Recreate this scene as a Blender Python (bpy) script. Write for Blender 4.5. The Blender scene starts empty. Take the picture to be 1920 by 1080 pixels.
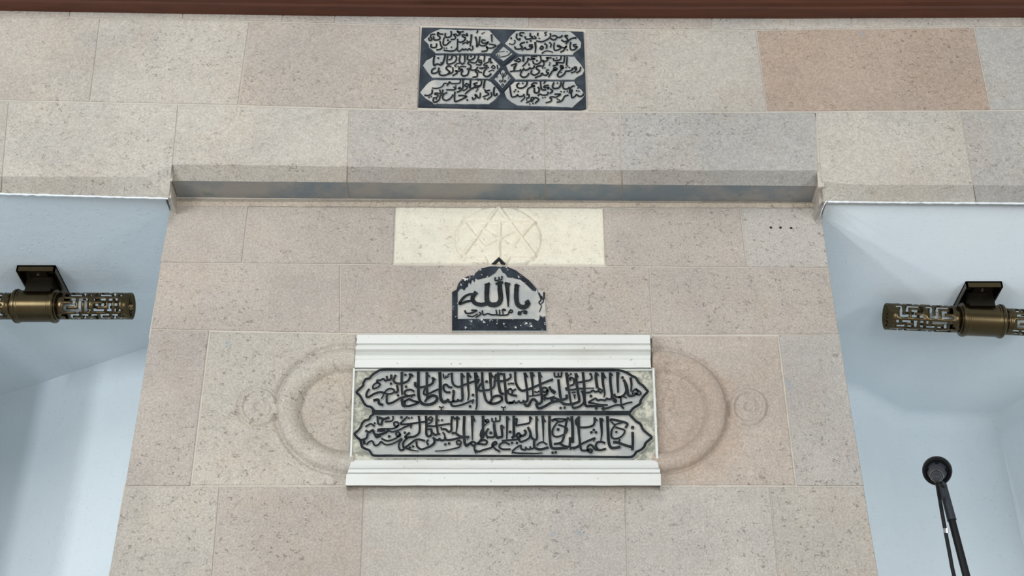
import bpy, bmesh, math, random
from mathutils import Vector, noise
from mathutils.geometry import tessellate_polygon
random.seed(7)
R = math.radians
scn = bpy.context.scene
col = scn.collection
# ------------------------------------------------------------------ camera, world, light, exposure
CAMH, D, TH, F = 1.2, 3.5, R(32.7), 2560.0
cam = bpy.data.objects.new('camera', bpy.data.cameras.new('camera')); col.objects.link(cam)
cam.location = (0, -D, CAMH); cam.rotation_euler = (R(90) + TH, 0, 0)
cam.data.sensor_width = 36; cam.data.lens = 36 * F / 1920; cam.data.clip_start = .05
scn.camera = cam
w = bpy.data.worlds.new('world'); scn.world = w; w.use_nodes = True
w.node_tree.nodes['Background'].inputs[0].default_value = (.93, .965, 1.0, 1)
w.node_tree.nodes['Background'].inputs[1].default_value = .50
def area(name, loc, target, sx, sy, power, colr):
    l = bpy.data.lights.new(name, 'AREA'); l.shape = 'RECTANGLE'; l.size = sx; l.size_y = sy
    l.energy = power; l.color = colr
    o = bpy.data.objects.new(name, l); col.objects.link(o); o.location = loc
    o.rotation_euler = (Vector(target) - Vector(loc)).to_track_quat('-Z', 'Y').to_euler()
    return o
# tall windows of the prayer hall behind the visitor; the low side and front lights are added fill
area('hall_window_light', (-1.2, -6.8, 7.0), (0, 0, 3.6), 4.5, 3.2, 340, (1.0, .988, .972))
area('side_fill_light', (4.2, -4.2, 1.6), (-1.6, .9, 3.6), 1.1, 1.6, 120, (.92, .97, 1.0))  # added fill from low right, lifts the plaster; no window known there
area('left_window_light', (-5.6, -5.0, 2.2), (-1.2, .9, 3.5), .40, 2.2, 210, (.92, .97, 1.0))
area('left_window_light', (-4.5, -5.9, 2.2), (-1.2, .9, 3.5), .40, 2.2, 210, (.92, .97, 1.0))
area('low_fill_light', (1.2, -6.8, 1.2), (0, .6, 3.8), 2.4, 2.2, 180, (.94, .97, 1.0))  # added low fill that brightens the soffits, not a known door
scn.view_settings.view_transform = 'Standard'; scn.view_settings.look = 'None'
scn.view_settings.gamma = 1; scn.view_settings.use_curve_mapping = False
scn.view_settings.exposure = -.76
# ------------------------------------------------------------------ helpers
def ray(px, py):
    a, b = (px - 960) / F, (540 - py) / F
    return Vector((a, math.cos(TH) - b * math.sin(TH), math.sin(TH) + b * math.cos(TH)))
def P(px, py, Y=0.0):                       # point of the wall plane y=Y at a measured place
    d = ray(px, py); t = (Y + D) / d.y
    return Vector((d.x * t, Y, CAMH + d.z * t))
def PZ(px, py, Z):
    d = ray(px, py); t = (Z - CAMH) / d.z
    return Vector((d.x * t, -D + d.y * t, Z))
def srgb(*c):
    return tuple((v / 255 / 12.92 if v / 255 <= .04045 else ((v / 255 + .055) / 1.055) ** 2.4) for v in c) + (1,)
def link(name, me, mats, parent=None):
    o = bpy.data.objects.new(name, me); col.objects.link(o)
    for m in (mats if isinstance(mats, (list, tuple)) else [mats]): me.materials.append(m)
    if parent:
        o.parent = parent
        o.matrix_parent_inverse = Wm(parent).inverted()
    return o
from mathutils import Matrix
def Wm(o):
    m = Matrix.Translation(o.location) @ o.rotation_euler.to_matrix().to_4x4()
    return (Wm(o.parent) @ o.matrix_parent_inverse @ m) if o.parent else m
def mesh(name, vs, fs, mats, parent=None, mi=None, smooth=False):
    me = bpy.data.meshes.new(name); me.from_pydata([tuple(v) for v in vs], [], fs); me.update()
    o = link(name, me, mats, parent)
    if mi: me.polygons.foreach_set('material_index', mi)
    if smooth: me.polygons.foreach_set('use_smooth', [True] * len(me.polygons))
    return o
def tag(o, label, cat, group=None):
    o['label'] = label; o['category'] = cat
    if group: o['group'] = group
    return o
def thing(name, loc, label, cat, group=None):
    o = bpy.data.objects.new(name, None); o.empty_display_size = .05; col.objects.link(o); o.location = loc
    return tag(o, label, cat, group)
def struct(o): o['kind'] = 'structure'; return o
# ------------------------------------------------------------------ materials
class NT:
    def __init__(s, name, rough=.8, metal=0.0):
        s.m = bpy.data.materials.new(name); s.m.use_nodes = True; s.t = s.m.node_tree; s.N = s.t.nodes
        s.b = s.N['Principled BSDF']; s.b.inputs['Roughness'].default_value = rough
        s.b.inputs['Metallic'].default_value = metal
        s.co = s.N.new('ShaderNodeTexCoord').outputs['Object']
    def n(s, typ, **k):
        x = s.N.new(typ)
        for a, v in k.items():
            if a.startswith('i_'):
                key = a[2:].replace('_', ' ')
                s.put(x.inputs[int(key)] if key.isdigit() else x.inputs[key], v)
            else: setattr(x, a, v)
        return x
    def put(s, sock, v):
        if hasattr(v, 'is_output'): s.t.links.new(v, sock)
        else: sock.default_value = v
    def map(s, scale):
        m = s.n('ShaderNodeMapping', i_Scale=scale); s.t.links.new(s.co, m.inputs[0]); return m.outputs[0]
    def noise(s, scale, detail=4, rough=.6, dist=0, vec=None):
        return s.n('ShaderNodeTexNoise', i_Vector=vec or s.co, i_Scale=scale, i_Detail=detail, i_Roughness=rough, i_Distortion=dist).outputs[0]
    def ramp(s, x, a, b, c0=0.0, c1=1.0):
        return s.n('ShaderNodeMapRange', i_0=x, i_1=a, i_2=b, i_3=c0, i_4=c1, interpolation_type='SMOOTHSTEP').outputs[0]
    def math(s, op, a, b=0.0): return s.n('ShaderNodeMath', operation=op, i_0=a, i_1=b).outputs[0]
    def mix(s, f, a, b, mode='MIX'):
        x = s.n('ShaderNodeMix', data_type='RGBA', blend_type=mode)
        s.put(x.inputs[0], f); s.put(x.inputs[6], a); s.put(x.inputs[7], b); return x.outputs[2]
    def bump(s, h, strength=.3, dist=.003):
        x = s.n('ShaderNodeBump', i_Strength=strength, i_Distance=dist, i_Height=h); s.t.links.new(x.outputs[0], s.b.inputs['Normal'])
    def color(s, c): s.put(s.b.inputs['Base Color'], c)
def stone_mat(name, base=None, pits=1.0, mott=.5, warm=.5, stain=None, grain=1.0):
    k = NT(name, .86)
    c = base if base else k.mix(.42, k.n('ShaderNodeObjectInfo').outputs['Color'], srgb(177, 171, 162))
    big = k.noise(2.3, 5, .62); mid = k.noise(9, 5, .65); fine = k.noise(170, 3, .6)
    c = k.mix(k.ramp(big, .38, .62, 0, mott * 1.4), c, (1.18, 1.17, 1.15, 1), 'MULTIPLY')
    c = k.mix(k.ramp(k.noise(3.7, 6, .7), .44, .66, 0, warm * 1.1), c, (1.0, .93, .87, 1), 'MULTIPLY')
    c = k.mix(k.ramp(k.noise(5.5, 6, .7, .4), .50, .66, 0, .55), c, (.90, .91, .93, 1), 'MULTIPLY')
    c = k.mix(k.ramp(k.noise(24, 5, .75), .46, .66, 0, .35), c, (.86, .85, .84, 1), 'MULTIPLY')
    c = k.mix(k.ramp(fine,   .42, .60, .55 * grain, 0), c, (.68, .67, .66, 1), 'MULTIPLY')
    c = k.mix(k.ramp(k.noise(60, 4, .7),   .52, .66, 0, .55 * grain), c, (1.17, 1.17, 1.16, 1), 'MULTIPLY')
    if stain:                                     # old brown staining inside the carved medallion
        d = k.n('ShaderNodeVectorMath', operation='DISTANCE'); k.t.links.new(k.co, d.inputs[0]); d.inputs[1].default_value = stain[0]
        f = k.ramp(k.math('ADD', d.outputs['Value'], k.math('MULTIPLY', k.math('SUBTRACT', k.noise(14, 5, .7), .5), .14)), stain[1] * .82, stain[1] * 1.06, .7, 0)
        c = k.mix(f, c, stain[2], 'MULTIPLY')
    # short hair-like flecks: narrow level sets of a distorted noise, kept only in patches
    rid = k.math('ABSOLUTE', k.math('SUBTRACT', k.noise(44, 1, .5, .5, k.map((1, 1, 1.5))), .5))
    line = k.ramp(rid, .010, .038, 1, 0)
    patch = k.ramp(k.noise(38, 2, .5, 0, k.map((1.1, 1, 1.2))), .55, .61)
    flk = k.math('MULTIPLY', line, patch)
    dots = k.ramp(k.noise(105, 2, .6), .655, .70)
    dens = k.ramp(k.noise(3.1, 4, .6), .38, .6, .2, 1.0)
    pit = k.math('MULTIPLY', k.math('MAXIMUM', flk, k.math('MULTIPLY', dots, .85)), dens)
    c = k.mix(k.math('MULTIPLY', pit, .66 * pits), c, (.36, .345, .33, 1), 'MULTIPLY')
    blue = k.math('MULTIPLY', k.ramp(k.noise(11, 1, .4, .3), .775, .80), k.ramp(mid, .4, .5))
    c = k.mix(k.math('MULTIPLY', blue, .4), c, srgb(140, 150, 160))
    k.color(c)
    h = k.math('SUBTRACT', k.math('MULTIPLY', k.noise(45, 6, .7), .8), k.math('MULTIPLY', pit, .9))
    k.bump(h, .35, .004)
    return k.m
M = {}
M['stone'] = stone_mat('travertine_stone')
M['cream'] = stone_mat('cream_limestone', srgb(218, 213, 196), .75, .3, .35, grain=.3)
k = NT('mortar', .95); k.color(k.mix(k.noise(18, 5), srgb(180, 172, 160), srgb(204, 198, 187))); k.bump(k.noise(90, 4), .4, .003); M['mortar'] = k.m
k = NT('stained_shaded_underside', .9)  # bluish stains, plus shade under the lintel darkened into the colour
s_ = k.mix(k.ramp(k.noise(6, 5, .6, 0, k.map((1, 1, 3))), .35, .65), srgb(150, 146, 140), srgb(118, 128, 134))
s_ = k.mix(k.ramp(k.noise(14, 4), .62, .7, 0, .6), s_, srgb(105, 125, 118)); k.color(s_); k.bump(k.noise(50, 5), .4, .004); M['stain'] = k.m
k = NT('white_marble', .55)
mc = k.mix(k.ramp(k.noise(4, 5, .6, 0, k.map((1, 1, 5))), .45, .75, 0, .5), srgb(216, 217, 212), srgb(198, 196, 186))
mc = k.mix(k.ramp(k.noise(75, 2), .70, .74, 0, .6), mc, srgb(120, 118, 112)); k.color(mc); k.bump(k.noise(30, 5), .25, .004); M['marble'] = k.m
k = NT('grey_carved_marble', .75)
mc = k.mix(k.ramp(k.noise(14, 4), .4, .7), srgb(160, 163, 161), srgb(188, 184, 175)); k.color(mc); k.bump(k.noise(80, 5), .5, .004); M['field'] = k.m
k = NT('pale_carved_edge', .75); k.color(k.mix(k.noise(40, 3), srgb(204, 204, 200), srgb(172, 175, 174))); k.bump(k.noise(90, 4), .3, .003); M['edge'] = k.m
k = NT('mottled_spandrel', .9)
mc = k.mix(k.ramp(k.noise(38, 5, .7), .40, .62), srgb(136, 137, 126), srgb(196, 194, 178)); k.color(mc); k.bump(k.noise(60, 5), .9, .006); M['spandrel'] = k.m
def paint(name, c0, c1, wear):
    k = NT(name, .85); k.b.inputs['Specular IOR Level'].default_value = .2; c = k.mix(k.ramp(k.noise(16, 4), .35, .7), c0, c1)
    c = k.mix(k.ramp(k.noise(42, 5, .75), wear, wear + .03), c, srgb(206, 206, 200)); k.color(c); k.bump(k.noise(90, 4), .3, .002); return k.m
M['ink'] = paint('black_paint', srgb(24, 29, 32), srgb(42, 46, 48), .80)
M['worn_ink'] = paint('worn_black_paint', srgb(30, 35, 42), srgb(52, 58, 66), .60)
M['slate'] = paint('slate_blue_paint', srgb(44, 50, 58), srgb(66, 73, 80), .70)
k = NT('white_plaster', .85)
pc = k.mix(k.ramp(k.noise(1.4, 3), .3, .7), srgb(212, 222, 228), srgb(220, 228, 232)); k.color(pc)
k.bump(k.math('ADD', k.noise(28, 6, .7), k.math('MULTIPLY', k.ramp(k.noise(70, 1), .66, .74), .8)), .38, .006); M['plaster'] = k.m
k = NT('white_plaster_edge', .8); k.color(srgb(232, 238, 242)); k.bump(k.noise(40, 5), .5, .005); M['plaster_edge'] = k.m
k = NT('varnished_wood', .42)
wc = k.mix(k.noise(9, 5, .6, 1.2, k.map((.35, 3, 9))), srgb(48, 21, 10), srgb(98, 50, 26)); k.color(wc); k.bump(k.noise(20, 4, .6, 0, k.map((.3, 3, 8))), .15, .002); M['wood'] = k.m
k = NT('antique_brass', .27, 1.0)
bc = k.mix(k.noise(60, 3, .6, 0, k.map((1, .05, .05))), srgb(80, 69, 49), srgb(98, 85, 62)); k.color(bc); M['brass'] = k.m
k = NT('dark_bronze', .42, 1.0); k.color(srgb(58, 52, 43)); M['bronze'] = k.m
k = NT('frosted_bulb_glass', .35); k.color(srgb(225, 228, 226)); k.b.inputs['Transmission Weight'].default_value = .35; M['bulb'] = k.m
k = NT('black_rubber', .5); k.b.inputs['Specular IOR Level'].default_value = .25; k.color(srgb(10, 12, 15)); M['black'] = k.m
k = NT('charcoal_plastic', .45); k.b.inputs['Specular IOR Level'].default_value = .3; k.color(srgb(44, 48, 54)); M['charcoal'] = k.m
k = NT('chrome', .2, 1.0); k.color(srgb(200, 202, 205)); M['chrome'] = k.m
k = NT('black_mesh_foam', .9); k.b.inputs['Specular IOR Level'].default_value = .1; k.color(srgb(14, 15, 18)); k.bump(k.noise(400, 2), .8, .002); M['foam'] = k.m
k = NT('hole_shadow', 1.0); k.color(srgb(40, 34, 30)); M['hole'] = k.m
k = NT('pale_bounce_carpet', .95); k.color(k.mix(k.noise(60, 3), srgb(206, 200, 192), srgb(214, 209, 202))); M['carpet'] = k.m  # unseen floor, coloured pale to bounce light up onto the plaster
# ------------------------------------------------------------------ masonry
YP = .138                                                   # face of the pier
YC = .052                                                   # foot of the chamfer
def interp(tab, x):
    if x <= tab[0][0]: a, b = tab[0], tab[1]
    elif x >= tab[-1][0]: a, b = tab[-2], tab[-1]
    else:
        for i in range(len(tab) - 1):
            if tab[i][0] <= x <= tab[i + 1][0]: a, b = tab[i], tab[i + 1]; break
    return a[1] + (b[1] - a[1]) * (x - a[0]) / (b[0] - a[0])
L0 = [(0, -62), (1920, -50)]
L1 = [(0, 30), (460, 40), (700, 47), (1100, 55), (1440, 57), (1700, 53), (1920, 51)]
L2 = [(0, 188), (175, 192), (460, 198), (700, 205), (1100, 210), (1440, 210), (1920, 207)]
CT = [(0, 331), (299, 332), (300, 331), (306, 322), (322, 309), (400, 309), (650, 312), (1000, 318), (1300, 319), (1534, 320), (1540, 340), (1562, 346), (1700, 346), (1920, 348)]
L4 = [(300, 493), (740, 497), (1150, 500), (1550, 503)]
L5 = [(285, 618), (640, 625), (1222, 628), (1568, 628)]
L6 = [(232, 912), (1617, 912)]
L7 = [(200, 1175), (1660, 1172)]
LP = [(300, 386), (740, 388), (1130, 391), (1550, 390)]
wall = struct(mesh('wall_back', [P(-260, -70, .004), P(2180, -70, .004), P(2180, 372, .05), P(-260, 372, .05)], [], M['mortar']))
bpy.data.objects.remove(wall)
def box(name, x0, x1, y0, y1, z0, z1, mat, parent=None):
    vs = [(x, y, z) for x in (x0, x1) for y in (y0, y1) for z in (z0, z1)]
    fs = [(0, 1, 3, 2), (4, 6, 7, 5), (0, 4, 5, 1), (2, 3, 7, 6), (0, 2, 6, 4), (1, 5, 7, 3)]
    return mesh(name, vs, fs, mat, parent)
ZTOP = P(960, -60).z
ZS_L = P(100, 362, YC).z + .006                             # soffit heights
ZS_R = P(1750, 379, YC).z + .006
ZU = P(930, 344, YC).z + .004
XL, XR = P(320, 372, YP).x, P(1538, 390, YP).x
def pier_x(side, z):
    a, b = (P(320, 372, YP), P(202, 1080, YP)) if side < 0 else (P(1538, 390, YP), P(1647, 1080, YP))
    return a.x + (b.x - a.x) * (z - a.z) / (b.z - a.z)
# mortar bed: lintel band above and the pier core below, one setting object
bm = bmesh.new()
def bbox(bm, x0, x1, y0, y1, z0, z1):
    r = bmesh.ops.create_cube(bm, size=1)
    for v in r['verts']:
        v.co = Vector((x0 + (v.co.x + .5) * (x1 - x0), y0 + (v.co.y + .5) * (y1 - y0), z0 + (v.co.z + .5) * (z1 - z0)))
zb = P(960, 306).z
bbox(bm, -3.2, 3.2, .0, .9, zb, ZTOP + .5)
bbox(bm, -3.2, XL - .02, .058, .9, max(ZS_L, ZS_R) + .02, zb + .01)
bbox(bm, XR + .02, 3.2, .058, .9, max(ZS_L, ZS_R) + .02, zb + .01)
bbox(bm, XL - .03, XR + .03, .058, .9, P(400, 338, YC).z + .02, zb + .01)
me = bpy.data.meshes.new('wall_back'); bm.to_mesh(me); bm.free()
wall = struct(link('wall_back', me, M['mortar']))
bm = bmesh.new()
zt = ZU + .01; zA, zB = P(900, 906, YP).z, P(900, 634, YP).z
vs = []
for z, yf in ((0, YP), (zA, YP), (zA, YP + .016), (zB, YP + .016), (zB, YP), (zt, YP)):   # deep bed behind the carved stones
    xl, xr = pier_x(-1, z) + .004, pier_x(1, z) - .004
    vs += [bm.verts.new(c) for c in ((xl, yf, z), (xr, yf, z), (xr, 1.9, z), (xl, 1.9, z))]
for k_ in range(0, 20, 4):
    for f in ((0, 1, 5, 4), (1, 2, 6, 5), (2, 3, 7, 6), (3, 0, 4, 7)):
        try: bm.faces.new([vs[k_ + i] for i in f])
        except ValueError: pass
bm.faces.new(vs[20:24]); bm.faces.new(vs[3::-1])
bmesh.ops.recalc_face_normals(bm, faces=bm.faces)
me = bpy.data.meshes.new('wall_front'); bm.to_mesh(me); bm.free()
pier = struct(link('wall_front', me, [M['mortar'], M['plaster']]))
for p in pier.data.polygons: p.material_index = 0 if p.normal.y < -.9 else 1

def edge_pts(fx, fy, n, j):
    return [(fx(t) + random.uniform(-j, j), fy(t) + random.uniform(-j, j)) for t in [i / n for i in range(n + 1)]]
def stone_outline(top, bot, xl0, xl1, xr0, xr1, g=1.2, j=.35):
    """closed outline in measured coordinates: top-left (xl0), bottom-left (xl1), ..."""
    n = max(3, int((xr0 - xl0) / 45))
    t = [(x, interp(top, x) + g) for x in [xl0 + g + (xr0 - xl0 - 2 * g) * i / n for i in range(n + 1)]]
    b = [(x, interp(bot, x) - g) for x in [xr1 - g + (xl1 - xr1 + 2 * g) * i / n for i in range(n + 1)]]
    def side(a, c): return [(a[0] + (c[0] - a[0]) * i / 4, a[1] + (c[1] - a[1]) * i / 4) for i in (1, 2, 3)]
    o = t + side(t[-1], b[0]) + b + side(b[-1], t[0])
    return [(x + random.uniform(-j, j), y + random.uniform(-j, j)) for x, y in o]
def plate(name, outline, Y, out, mat, parent, bev=1.3, base=.0, taper=None, mi_side=None):
    """solid plate: outline at the plane, front face `out` metres proud, edges bevelled"""
    n = len(outline)
    ar = sum(outline[i][0] * outline[(i + 1) % n][1] - outline[(i + 1) % n][0] * outline[i][1] for i in range(n))
    sg = 1 if ar > 0 else -1
    inn = []
    for i in range(n):
        a, b, c = outline[i - 1], outline[i], outline[(i + 1) % n]
        d1 = Vector((b[0] - a[0], b[1] - a[1])); d2 = Vector((c[0] - b[0], c[1] - b[1]))
        d1 = d1.normalized() if d1.length else d1; d2 = d2.normalized() if d2.length else d2
        nn = Vector((-(d1.y + d2.y), d1.x + d2.x)) * sg
        nn = nn.normalized() if nn.length > 1e-6 else nn
        inn.append((b[0] + nn.x * bev, b[1] + nn.y * bev))
    vb = [P(x, y, Y) + Vector((0, .004 + base, 0)) for x, y in outline]
    v1 = [P(x, y, Y) + Vector((0, -out * .55, 0)) for x, y in outline]
    v2 = [P(x, y, Y) + Vector((0, -out, 0)) for x, y in inn]
    vs = vb + v1 + v2
    fs = []; mi = []
    for i in range(n):
        jn = (i + 1) % n
        fs.append((i, jn, n + jn, n + i)); fs.append((n + i, n + jn, 2 * n + jn, 2 * n + i)); mi += [1 if mi_side else 0] * 2
    tri = tessellate_polygon([[Vector((x, y, 0)) for x, y in inn]])
    for t in tri: fs.append(tuple(2 * n + q for q in t)); mi.append(0)
    o = mesh(name, vs, fs, [mat] + ([mi_side] if mi_side else []), parent, mi if mi_side else None)
    bm = bmesh.new(); bm.from_mesh(o.data); bmesh.ops.recalc_face_normals(bm, faces=bm.faces); bm.to_mesh(o.data); bm.free()
    return o
C = dict(a=(186, 176, 163), b=(190, 182, 170), c=(182, 167, 154), d=(178, 172, 166), e=(196, 190, 178), f=(178, 142, 116), g=(172, 171, 168), h=(178, 164, 153), i=(187, 178, 168))
def grey(c, f=.72):
    l = sum(c) / 3; return tuple(l + (v - l) * f for v in c)
def stone(outline, Y, c, parent, out=.0035):
    o = plate('stone', outline, Y, out, M['stone'], parent)
    cc = grey(C[c]); q = random.uniform(.985, 1.015)
    o.color = srgb(*[v * q for v in cc]); return o
def row(top, bot, joints, Y, parent):
    for i in range(len(joints) - 1):
        (a0, a1), (b0, b1) = joints[i][:2], joints[i + 1][:2]
        if joints[i][2]: stone(stone_outline(top, bot, a0, a1, b0, b1), Y, joints[i][2], parent)
row(L0, L1, [(-780, -800, 'd'), (-430, -450, 'b'), (-140, -160, 'c'), (135, 132, 'a'), (350, 343, 'a'), (536, 530, 'c'), (632, 628, 'd'), (992, 993, 'h'), (1333, 1335, 'b'), (1592, 1597, 'a'), (1905, 1918, 'd'), (2080, 2100, 'a'), (2400, 2430, 'c'), (2720, 2750, None)], 0, wall)
row(L1, L2, [(-760, -800, 'g'), (-450, -480, 'c'), (-130, -165, 'a'), (189, 169, 'b'), (468, 447, 'c'), (789, 784, None), (1097, 1101, 'b'), (1418, 1438, 'f'), (1826, 1857, 'g'), (2110, 2160, 'b'), (2440, 2500, 'a'), (2700, 2770, None)], 0, wall)
# --- third course: face, chamfer, stained underside with shade in its colour
def lintel_stone(xl0, xl1, xr0, xr1, c, kind, back=0.0):
    g = 1.2
    bot = {'c': [(320, 339), (1535, 349)], 'l': [(0, 361), (318, 370)], 'r': [(1540, 378), (1920, 381)]}[kind]
    n = max(2, int((xr0 - xl0) / 40)); vs = []
    Yb = YP + .012 if kind == 'c' else .060
    def lerp(a, b, t): return a + (b - a) * t
    for i in range(n + 1):
        t = i / n
        x0 = lerp(xl0 + g, xr0 - g, t)
        def xat(y): return lerp(lerp(xl0 + g, xl1 + g, (y - 205) / 150), lerp(xr0 - g, xr1 - g, (y - 205) / 150), t)
        yt = interp(L2, x0) + g; yc = interp(CT, xat(320)); yb = interp(bot, xat(345))
        j = random.uniform(-.5, .5)
        p0 = P(xat(yt), yt, .004 + back); p1 = P(xat(yt), yt + .3, -.002 + back); p2 = P(xat(yt), yt + 1.2, -.0035 + back)
        p3 = P(xat(yc), yc + j, -.0035 + back); p4 = P(xat(yb), yb + j * .5, YC - .004 + back)
        p4.z += back * .7; p5 = Vector((p4.x, Yb, p4.z))
        vs += [p0, p1, p2, p3, p4, p5]
    fs = []; mi = []
    for i in range(n):
        for q in range(5):
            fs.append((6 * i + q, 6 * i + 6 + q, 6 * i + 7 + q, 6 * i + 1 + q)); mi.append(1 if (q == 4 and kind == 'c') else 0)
    for e in (0, 6 * n): fs.append(tuple(e + q for q in range(6))); mi.append(0)
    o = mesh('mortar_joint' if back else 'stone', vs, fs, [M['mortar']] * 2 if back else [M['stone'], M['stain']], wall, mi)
    bm = bmesh.new(); bm.from_mesh(o.data)
    bmesh.ops.recalc_face_normals(bm, faces=bm.faces); bm.to_mesh(o.data); bm.free()
    o.color = srgb(*grey(C[c]))
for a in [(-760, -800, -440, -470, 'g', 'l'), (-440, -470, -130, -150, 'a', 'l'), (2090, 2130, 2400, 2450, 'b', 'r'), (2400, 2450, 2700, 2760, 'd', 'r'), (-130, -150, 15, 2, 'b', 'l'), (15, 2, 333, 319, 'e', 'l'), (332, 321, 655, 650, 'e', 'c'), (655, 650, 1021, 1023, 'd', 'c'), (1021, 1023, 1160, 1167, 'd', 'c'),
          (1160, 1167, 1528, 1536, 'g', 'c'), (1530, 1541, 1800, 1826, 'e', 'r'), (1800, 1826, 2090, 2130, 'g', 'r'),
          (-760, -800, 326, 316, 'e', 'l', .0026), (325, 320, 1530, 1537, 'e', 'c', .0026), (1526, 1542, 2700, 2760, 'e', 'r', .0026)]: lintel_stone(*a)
# corner returns of the raised middle, one little angle block at each end
def corner(pts, c):
    (a, b, c_, d) = pts
    vs = [P(*a, -.002), P(*b, YC - .006), P(*c_, YC - .006), P(*d, YC - .002)]
    vs += [Vector((v.x, YP + .02, v.z)) for v in vs]
    o = mesh('corner_block', vs, [(0, 1, 2, 3), (0, 4, 5, 1), (1, 5, 6, 2), (2, 6, 7, 3), (3, 7, 4, 0), (7, 6, 5, 4)], M['stone'], wall)
    o.color = srgb(*grey(C[c])); return o
corner([(314, 318), (321, 338), (321, 372), (312, 368)], 'b')
corner([(1536, 330), (1535, 349), (1536, 384), (1548, 372)], 'h')
plate('mortar_joint', [(1531, 306), (1541, 306), (1546, 350), (1534, 352)], .004, .002, M['mortar'], wall, bev=.3)
plate('mortar_joint', [(318, 308), (325, 308), (323, 339), (317, 340)], .022, .002, M['mortar'], wall, bev=.3)
# --- pier courses
row(LP, L4, [(319, 300, 'h'), (466, 454, 'c'), (742, 738, None), (1131, 1135, 'c'), (1388, 1400, 'd'), (1540, 1554, None)], YP, pier)
row(L4, L5, [(300, 283, 'c'), (638, 638, 'c'), (1218, 1223, 'h'), (1554, 1574, None)], YP, pier)
for x0, x1, x2, x3 in ((281, 396, 362, 237), (1456, 1574, 1617, 1490)):
    plate('mortar_joint', [(x0, 630), (x1, 630), (x2, 909), (x3, 909)], YP, .0005, M['mortar'], pier, bev=.1, base=.013)
row(L5, L6, [(283, 234, 'h'), (393, 358, None), (1459, 1493, 'd'), (1574, 1620, None)], YP, pier)
row(L6, L7, [(234, 186, 'a'), (412, 391, 'h'), (683, 674, 'i'), (1172, 1180, 'i'), (1443, 1468, 'a'), (1620, 1662, None)], YP, pier)
def inv(p):                                                   # world point on the wall back to measured coordinates
    v = Vector(p) - Vector((0, -D, CAMH)); f = v.y * math.cos(TH) + v.z * math.sin(TH); u = -v.y * math.sin(TH) + v.z * math.cos(TH)
    return (960 + F * v.x / f, 540 - F * u / f)
zlow = P(900, 1173, YP).z
zz = zlow; r_ = 0
while zz > .05:
    z2 = max(0, zz - .5); js = [-1, -.55, -.1, .35, .75, 1] if r_ % 2 else [-1, -.75, -.3, .2, .55, 1]
    for i in range(5):
        def X(s, z):
            c_ = (pier_x(-1, z) + pier_x(1, z)) / 2; h_ = (pier_x(1, z) - pier_x(-1, z)) / 2; return c_ + s * h_
        q = [Vector((X(js[i], zz) + .003, YP, zz - .003)), Vector((X(js[i + 1], zz) - .003, YP, zz - .003)), Vector((X(js[i + 1], z2) - .003, YP, z2 + .003)), Vector((X(js[i], z2) + .003, YP, z2 + .003))]
        vs = [v + Vector((0, .004, 0)) for v in q] + [v + Vector((0, -.0035, 0)) for v in q]
        o = mesh('stone', vs, [(4, 5, 6, 7), (0, 1, 5, 4), (1, 2, 6, 5), (2, 3, 7, 6), (3, 0, 4, 7)], M['stone'], pier); o.color = srgb(*grey(C[random.choice('ahic')]))
    zz = z2; r_ += 1
# bonding mortar fillet under the lintel
fil = mesh('mortar_fillet', sum([[P(x, 372 + (x - 320) * .005, YP - .001), P(x, 378 + (x - 320) * .003, YP - .012 + .004 * noise.noise((x * .05, 0, 0))), P(x, 387 + (x - 320) * .002 + 1.5 * noise.noise((x * .04, 3, 0)), YP - .003)] for x in range(322, 1540, 12)], []),
           [f for i in range(101) for f in ((3 * i, 3 * i + 1, 3 * i + 4, 3 * i + 3), (3 * i + 1, 3 * i + 2, 3 * i + 5, 3 * i + 4))], M['stone'], pier)
fil.color = srgb(188, 172, 152)
# --- carved stones: the face is a height field
def hstone(name, cor, Y, hf, mat, parent, step=2.0, out=.0035, colr=None, gain=2.5):
    (x0, y0), (x1, y1), (x2, y2), (x3, y3) = cor                # tl, tr, br, bl
    nx = int(max(x1 - x0, x2 - x3) / step); ny = int((y3 - y0) / step); vs = []
    for j in range(ny + 1):
        v = j / ny
        for i in range(nx + 1):
            u = i / nx
            px = (x0 + (x1 - x0) * u) * (1 - v) + (x3 + (x2 - x3) * u) * v
            py = (y0 + (y3 - y0) * v) * (1 - u) + (y1 + (y2 - y1) * v) * u
            h = out + max(-.0145, hf(px, py) * gain)
            if i in (0, nx) or j in (0, ny): h = -.003
            vs.append(P(px, py, Y) + Vector((0, -h, 0)))
    fs = [(j * (nx + 1) + i, j * (nx + 1) + i + 1, (j + 1) * (nx + 1) + i + 1, (j + 1) * (nx + 1) + i) for j in range(ny) for i in range(nx)]
    fs = [f[::-1] for f in fs]
    o = mesh(name, vs, fs, mat, parent, smooth=True)
    if colr: o.color = srgb(*colr)
    return o
def sm(a, b, x):
    t = min(1, max(0, (x - a) / (b - a))); return t * t * (3 - 2 * t)
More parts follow.
